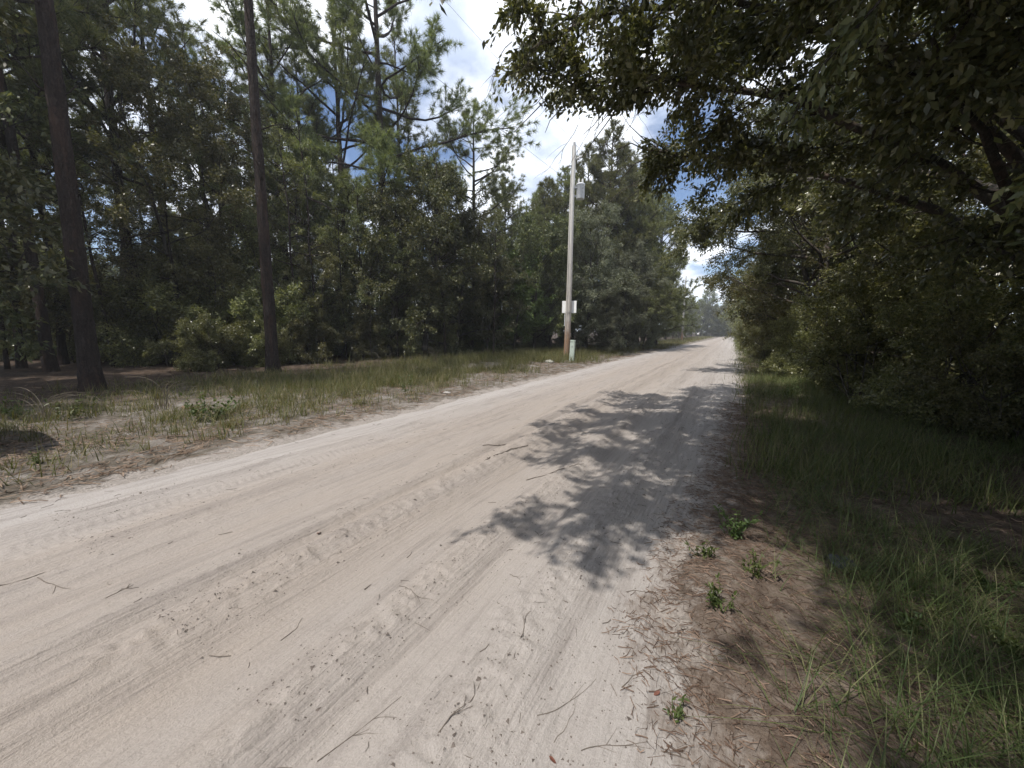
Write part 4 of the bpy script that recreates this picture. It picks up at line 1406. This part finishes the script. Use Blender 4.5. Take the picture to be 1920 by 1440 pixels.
X, Y, HS = clumps(18500, lambda n: RX0 - rng.uniform(0.1, 8.5, n), lambda n: 0.2 + 40 * rng.uniform(0, 1, n) ** 1.5, p_left, (7, 20), 0.09)
g1 = grass_mesh('verge_grass', X, Y, rng.uniform(0.14, 0.48, len(X)) * HS * np.clip(0.6 + Y / 22, 0.65, 1.3), rng.uniform(0.006, 0.014, len(X)), rng.uniform(0.1, 0.75, len(X)), M_GRASS, 2)
o = tag(link('verge_grass', g1), kind='stuff')
X, Y, HS = clumps(2400, lambda n: RX0 - rng.uniform(0.2, 5.2, n), lambda n: 38 + 110 * rng.uniform(0, 1, n) ** 1.4, lambda x, y: np.full(len(x), 0.9), (6, 12), 0.28)
g2 = grass_mesh('far_verge_grass', X, Y, rng.uniform(0.15, 0.42, len(X)) * HS, rng.uniform(0.02, 0.045, len(X)), rng.uniform(0.1, 0.6, len(X)), M_GRASS, 2)
tag(link('far_verge_grass', g2), kind='stuff')


# near verge: longer arching grass
def p_right(x, y):
    d = x - RX1
    dens = np.clip((d - 0.18) / 0.45, 0, 1)
    patch = np.clip(0.85 + 1.2 * fbm(x * 0.9 + 5, y * 0.7, 88, 3), 0, 1)
    return np.clip(dens * patch, 0, 1)


X, Y, HS = clumps(5400, lambda n: RX1 + rng.uniform(0.1, 5.5, n), lambda n: 0.6 + 15 * rng.uniform(0, 1, n) ** 1.3, p_right, (10, 28), 0.07)
g3 = grass_mesh('long_grass', X, Y, rng.uniform(0.12, 0.42, len(X)) * HS, rng.uniform(0.003, 0.0065, len(X)), rng.uniform(0.2, 1.0, len(X)), M_GRASS_D, 3, 0.75)
tag(link('long_grass', g3), kind='stuff')
X, Y, HS = clumps(2200, lambda n: RX1 + rng.uniform(0.2, 2.4, n), lambda n: 5 + 83 * rng.uniform(0, 1, n) ** 1.6, lambda x, y: np.full(len(x), 0.85), (7, 14), 0.16)
g4 = grass_mesh('road_edge_grass', X, Y, rng.uniform(0.15, 0.42, len(X)) * HS, rng.uniform(0.006, 0.010, len(X)) + 0.00025 * Y, rng.uniform(0.1, 0.7, len(X)), M_GRASS_D, 3)
tag(link('road_edge_grass', g4), kind='stuff')


def straw(name, x, y, L, w, mat, lift=0.012, curve=0.25):
    n = len(x)
    az = rng.uniform(0, 2 * np.pi, n)
    d = np.stack([np.cos(az), np.sin(az)], -1)
    s = np.stack([-d[:, 1], d[:, 0]], -1)
    bend = rng.normal(0, curve, n)
    rows = []
    for t in (-0.5, 0.0, 0.5):
        off = d * (L * t)[:, None] + s * (bend * L * (0.25 - t * t))[:, None]
        px, py = x + off[:, 0], y + off[:, 1]
        z = surf_z(px, py) + lift * rng.uniform(0.2, 1.4, n)
        for q in (-1, 1):
            rows.append(np.stack([px + s[:, 0] * w * 0.5 * q, py + s[:, 1] * w * 0.5 * q, z + 0.002 * q], -1))
    V = np.stack(rows, 1).reshape(-1, 3)
    o_ = np.arange(n)[:, None] * 6
    F = [o_ + np.array([[0, 1, 3, 2]]), o_ + np.array([[2, 3, 5, 4]])]
    return mesh_np(name, V, F, mat)


# pine straw on the near verge
n = 20000
Y = 0.6 + 9.5 * rng.uniform(0, 1, n) ** 1.6
X = e1(Y) - 0.26 + rng.gamma(2.0, 0.55, n) + 0.10 * vnoise(Y * 2.2, Y * 0, 71)
m1 = straw('pine_straw', X, Y, rng.uniform(0.012, 0.075, n), rng.uniform(0.0008, 0.0020, n), M_STRAW)
tag(link('pine_straw', m1), kind='stuff')
# thatch bits on the far verge
n = 20000
X = RX0 + 0.1 - rng.gamma(1.7, 1.5, n)
Y = 0.3 + 26 * rng.uniform(0, 1, n) ** 1.4
keep = rng.uniform(size=n) < np.clip(0.5 + 0.8 * fbm(X * 1.2, Y * 1.2, 91, 3), 0.05, 1)
X, Y = X[keep], Y[keep]
m2 = straw('dead_thatch', X, Y, rng.uniform(0.06, 0.22, len(X)), rng.uniform(0.004, 0.010, len(X)), M_STRAW, 0.02)
tag(link('dead_thatch', m2), kind='stuff')
# loose needles on the road
n = 400
X = rng.uniform(RX0, RX1, n)
X = np.where(rng.uniform(size=n) < 0.5, RX1 - rng.gamma(1.2, 0.6, n), X)
Y = 0.6 + 11 * rng.uniform(0, 1, n) ** 1.3
m3 = straw('loose_needles', X, Y, rng.uniform(0.02, 0.11, n), rng.uniform(0.0012, 0.0022, n), M_TWIG, 0.004, 0.5)
tag(link('loose_needles', m3), kind='stuff')


# dark crumbs of bark and clods on the sand, gathered along the ridges
def crumbs(name, x, y, r, mat):
    n = len(x)
    z = surf_z(x, y) + r * 0.25
    c = np.stack([x, y, z], -1)
    base = np.array([[1, 0, -0.4], [-0.6, 0.8, -0.4], [-0.5, -0.9, -0.4], [0.1, 0.1, 0.9]])
    a = rng.uniform(0, 6.28, n)
    ca, sa = np.cos(a)[:, None], np.sin(a)[:, None]
    st = rng.uniform(0.5, 1.6, (n, 1))
    bx_ = base[None, :, 0] * st
    by_ = base[None, :, 1]
    V = np.stack([bx_ * ca - by_ * sa, bx_ * sa + by_ * ca, np.broadcast_to(base[None, :, 2] * 0.6, (n, 4))], -1) * r[:, None, None] + c[:, None, :]
    V = V + rng.normal(0, 0.2, V.shape) * r[:, None, None]
    o_ = np.arange(n)[:, None] * 4
    F = np.concatenate([o_ + np.array([[q]]) if False else o_ + np.array([list(q)]) for q in ((0, 1, 3), (1, 2, 3), (2, 0, 3))])
    return mesh_np(name, V.reshape(-1, 3), F, mat)


n = 12000
ctr = rng.choice([-4.6, -3.95, -2.75, -2.42, -2.42, -1.5, -1.5, -0.82, -0.82, -0.5, -0.2], n)
X = ctr + rng.normal(0, 0.14, n)
Y = 0.7 + 13 * rng.uniform(0, 1, n) ** 1.5
m4 = crumbs('sand_debris', X, Y, rng.uniform(0.0015, 0.0065, n) * np.where(rng.uniform(size=n) < 0.06, 1.9, 1.0), M_CRUMB)
tag(link('sand_debris', m4), kind='stuff')


# ------------------------------------------------------------------ thin haze added to lift the blacks in the woods
def haze_box():
    m, nt, out = new_mat('fill_haze')
    v = nt.nodes.new('ShaderNodeVolumePrincipled')
    v.inputs['Color'].default_value = (0.86, 0.90, 0.95, 1)
    v.inputs['Density'].default_value = 0.0011
    v.inputs['Anisotropy'].default_value = 0.1
    lk(nt, v.outputs[0], out.inputs['Volume'])
    bm = box_geo(-1650, 1650, -1650, 1650, -2.5, 33.0)
    o = bm_obj('haze', bm, m)
    o['kind'] = 'stuff'


haze_box()

# ------------------------------------------------------------------ individually countable small things
def weed(u, v, s, label, n=60, kind='weed'):
    reseed(label)
    q = ground_at(u, v)
    s = s * 0.8 * rng.uniform(0.65, 1.1)
    n = int(n * rng.uniform(1.0, 1.9))
    e = bpy.data.objects.new(kind, None)
    COL.objects.link(e)
    e.location = (q[0], q[1], float(surf_z(q[0:1], q[1:2])[0]))
    tag(e, label, 'weed')
    st, tw = [], []
    for k in range(9):
        a = rng.uniform(0, 6.28)
        sp, sr = grow((rng.normal(0, 0.04 * s), rng.normal(0, 0.04 * s), -0.02), (math.cos(a) * 0.5, math.sin(a) * 0.5, 1), 0.32 * s * rng.uniform(0.5, 1.2), 0.003, 4, 0.15, 0.02, 0.5)
        st.append((sp, sr))
        tw.append(sp)
    link('stems', mesh_np('weed_stems', *tubes(st, 3), M_WEED), e)
    link('leaves', mesh_np('weed_leaves', *twig_leaves(tw, n / 9 + 3, 0.012 * s, 0.022 * s + 0.012, 0.045 * s + 0.018, 0.40, True, 0.0, 0.35, 1.2), M_WEED), e)


weed(128, 790, 2.2, 'bright green leafy weed at the foot of the darkest pine')
weed(405, 785, 2.2, 'broad low weed patch on the verge facing the brown pine trunk', 110)
weed(372, 792, 1.5, 'smaller weed beside the broad low weed patch')
weed(1340, 1150, 0.62, 'low bright weed at the sand edge near the camera', 80)
weed(1375, 1015, 0.95, 'leafy weed where the road shadow meets the near verge', 90)
weed(1320, 1050, 0.7, 'small leafy weed on the sand side of the shaded verge')
weed(1410, 1090, 0.8, 'upright weed with narrow leaves on the pine straw')
weed(1262, 1345, 0.42, 'single green sprig growing in the bare sand', 16)
weed(1850, 1110, 1.0, 'lush green weed in the long grass of the near verge', 120)
weed(1895, 1225, 0.9, 'shaded weed at the edge of the long grass', 110)
weed(1700, 1190, 0.6, 'low weed in the middle of the long grass', 60)
weed(760, 735, 1.8, 'lone weed in the thin grass before the open spreading pine')
weed(1480, 745, 1.5, 'weed in the sunlit grass patch of the near verge', 90)
weed(25, 790, 1.5, 'scruffy weed above the rounded shadow on the verge')
weed(70, 868, 0.8, 'tiny weed growing inside the rounded shadow')


def twig(u, v, L, ang, label, r=0.005, forks=2, name='fallen_twig', mat=None, curve=0.12):
    reseed(label)
    q = ground_at(u, v)
    n_ = 9
    pts = [(0.0, 0.0)]
    a = ang
    for k in range(n_ - 1):
        a += rng.normal(0, curve)
        pts.append((pts[-1][0] + math.cos(a) * L / (n_ - 1), pts[-1][1] + math.sin(a) * L / (n_ - 1)))
    pts = np.array(pts) - np.array(pts).mean(0)
    polys = []

    def put(p2, rad):
        z = surf_z(q[0] + p2[:, 0], q[1] + p2[:, 1]) + rad * 0.7
        z = np.maximum(z, np.convolve(np.pad(z, 1, 'edge'), [0.25, 0.5, 0.25], 'valid'))
        polys.append((np.column_stack([p2, z]), rad))
    r = r * 0.6
    put(pts, np.linspace(r, r * 0.45, n_))
    for k in range(forks):
        i0 = rng.integers(2, n_ - 2)
        a2 = ang + rng.choice([-1, 1]) * rng.uniform(0.35, 0.8)
        l2 = L * rng.uniform(0.2, 0.45)
        t = np.linspace(0, 1, 5)
        p2 = pts[i0] + np.stack([np.cos(a2) * t * l2, np.sin(a2) * t * l2], -1)
        put(p2, np.linspace(r * 0.6, r * 0.3, 5))
    o_ = link(name, mesh_np(name, *tubes(polys, 5), mat or M_TWIG, True), None, (q[0], q[1], 0))
    tag(o_, label, 'twig', )
    return o_


def road_ang(u0, v0, u1, v1):
    a, b = ground_at(u0, v0), ground_at(u1, v1)
    return math.atan2(b[1] - a[1], b[0] - a[0]), float(np.linalg.norm(b - a))


def twig2(u0, v0, u1, v1, label, **kw):
    a, L = road_ang(u0, v0, u1, v1)
    return twig((u0 + u1) / 2, (v0 + v1) / 2, L, a, label, **kw)


twig2(905, 842, 950, 836, 'forked twig lying on the sand beside the tip of the big shadow', r=0.012)
twig2(915, 872, 985, 838, 'long straight stick on the sand close to the big shadow', r=0.012, forks=0)
twig2(684, 1108, 696, 1098, 'short dark curved chip alone on the smooth tyre track', r=0.006, forks=0, curve=0.05)
twig2(520, 1195, 580, 1155, 'thin stick lying along the ribbed tyre track', r=0.004, forks=0)
twig2(200, 1125, 250, 1098, 'wispy forked twig on the tan sand between two wheel ruts', r=0.005, forks=3)
twig2(85, 1080, 112, 1110, 'small bent twig close to the lug prints', r=0.005, forks=1)
twig2(0, 1102, 85, 1080, 'dark stick lying in the rut beside the lug prints', r=0.007, forks=0)
twig2(600, 1415, 760, 1310, 'bundle of long pine needles lying along the near wheel rut', r=0.0035, forks=3)
twig2(830, 1390, 905, 1290, 'dark forked twig sunk in the churned ridge close to the camera', r=0.004, forks=3)
twig2(965, 1210, 1005, 1160, 'short dark twig pressed into the rut under the big shadow', r=0.004, forks=1)
twig2(1000, 1330, 1135, 1298, 'long thin angular twig on the pale sand near the verge', r=0.003, forks=1)
twig2(1030, 1385, 1100, 1310, 'curved thin twig crossing the angular one on the pale sand', r=0.0025, forks=0, curve=0.25)
twig2(1095, 1425, 1210, 1385, 'reddish forked twig lying at the sand edge in the corner', r=0.003, forks=3)
twig2(1175, 1112, 1235, 1108, 'straight twig where the sand meets the pine straw', r=0.004, forks=0)
twig2(1155, 1282, 1220, 1265, 'brown curved twig reaching from the straw onto the sand', r=0.0035, forks=1, curve=0.2)
twig2(958, 1075, 978, 1112, 'hooked twig just outside the edge of the big shadow', r=0.003, forks=1, curve=0.3)
twig2(740, 1110, 800, 1135, 'twiggy scrap with several prongs on the churned ridge', r=0.003, forks=4)
twig2(1000, 905, 1090, 870, 'pale stick half in the big leaf shadow', r=0.008, forks=0)
twig2(565, 745, 600, 765, 'thin dark stick lying in the verge grass', r=0.02, forks=1)


def dead_leaf(u, v, s, label):
    q = ground_at(u, v)
    z = float(surf_z(q[0:1], q[1:2])[0]) + 0.004
    V = np.array([(-1, 0, 0), (-0.3, 0.42, 0.22), (0.45, 0.36, 0.18), (1, 0, 0.25), (0.4, -0.4, 0.2), (-0.35, -0.36, 0.1), (0, 0, 0.0)]) * s
    F = np.array([(0, 6, 1), (1, 6, 2), (2, 6, 3), (3, 6, 4), (4, 6, 5), (5, 6, 0)])
    Vt = np.concatenate([V, V - np.array([0, 0, 0.0012])])
    Ft = np.concatenate([F, F[:, ::-1] + 7])
    o_ = link('dead_leaf', mesh_np('dead_leaf', Vt, Ft, M_DEADLEAF, True), None, (q[0], q[1], z))
    o_.rotation_euler = (0.1, -0.15, rng.uniform(0, 6.28))
    tag(o_, label, 'leaf')


dead_leaf(1231, 1305, 0.019, 'red brown dead leaf on the sand beside the pine straw')
dead_leaf(1036, 1428, 0.017, 'dark red dead leaf at the bottom edge on bare sand')
dead_leaf(598, 1002, 0.028, 'dark dead leaf on the far side of the churned ridge')
dead_leaf(830, 735, 0.05, 'brown dead leaf at the grassy edge of the sand')


def scrap(u, v, sx, sy, sz, col, name, label, cat, rz=0.3):
    q = ground_at(u, v)
    import bmesh
    bm = bmesh.new()
    bmesh.ops.create_icosphere(bm, subdivisions=3, radius=1.0)
    for v_ in bm.verts:
        c_ = v_.co
        f = 1 + 0.16 * math.sin(c_.x * 4 + 1) * math.cos(c_.y * 5) + 0.07 * math.sin(c_.z * 9 + c_.x * 7)
        v_.co = Vector((c_.x * sx * f, c_.y * sy * f, c_.z * sz * f))
    o_ = bm_obj(name, bm, plain_mat(name + '_surface', col, 0.8, 0.2, 0, 0.35, 25, 0.5), None, True)
    o_.location = (q[0], q[1], float(surf_z(q[0:1], q[1:2])[0]) + sz * 0.35)
    o_.rotation_euler = (0.08, 0.05, rz)
    tag(o_, label, cat)


scrap(1580, 1062, 0.085, 0.075, 0.035, (0.10, 0.105, 0.115), 'stone', 'grey flat stone half hidden in the long grass', 'stone')
scrap(1568, 1300, 0.022, 0.014, 0.008, (0.16, 0.165, 0.17), 'pebble', 'pale flat chip on the shaded pine straw', 'stone')
scrap(352, 768, 0.10, 0.07, 0.05, (0.20, 0.13, 0.095), 'clod', 'orange brown clod in the verge grass facing the brown pine', 'clod')
scrap(838, 738, 0.10, 0.07, 0.04, (0.33, 0.31, 0.285), 'stone', 'pale stone in the thin grass at the sand edge', 'stone')
scrap(1030, 682, 0.22, 0.16, 0.09, (0.33, 0.32, 0.27), 'stone', 'pale rubble lump in the grass before the utility pole', 'stone')


def dry_plume(u, v, H, label, n=7, bend=0.5):
    reseed(label)
    q = ground_at(u, v)
    pol = []
    for k in range(n):
        a = rng.choice([0.0, math.pi]) + YAW + rng.normal(0, 0.4)
        t = np.linspace(0, 1, 9)
        h = H * rng.uniform(0.6, 1.05)
        b = bend * rng.uniform(0.5, 1.3) * h
        x = math.cos(a) * b * t ** 2.2
        y = math.sin(a) * b * t ** 2.2
        z = h * (t - 0.42 * t ** 3)
        off = rng.normal(0, 0.05, 2)
        pol.append((np.stack([x + off[0], y + off[1], z - 0.03], -1), np.linspace(0.007, 0.002, 9)))
    o_ = link('dry_stems', mesh_np('dry_stems', *tubes(pol, 4), M_DEADSTEM, True), None, (q[0], q[1], gz(q[0], q[1])))
    tag(o_, label, 'dead plant')


dry_plume(85, 790, 0.95, 'arching dry stems in front of the darkest pine trunk', 8, 0.9)
dry_plume(305, 770, 1.1, 'drooping feathery dry stems in the shade between the two thick trunks', 9, 0.7)
dry_plume(190, 775, 0.5, 'short broken dry stalks at the foot of the darkest pine', 7, 0.6)
dry_plume(720, 705, 1.3, 'bent pale stems at the wood edge under the open spreading pine', 5, 0.35)
dry_plume(815, 690, 1.4, 'pale dead brush at the wood edge beneath the big dense oak', 16, 0.3)
dry_plume(905, 672, 1.6, 'upright pale dead stems beside the bright young oak', 6, 0.12)

print('objects', len(bpy.data.objects), 'tris', sum(sum(len(p.vertices) - 2 for p in ()) for m in bpy.data.meshes), 'polys', sum(len(m.polygons) for m in bpy.data.meshes))
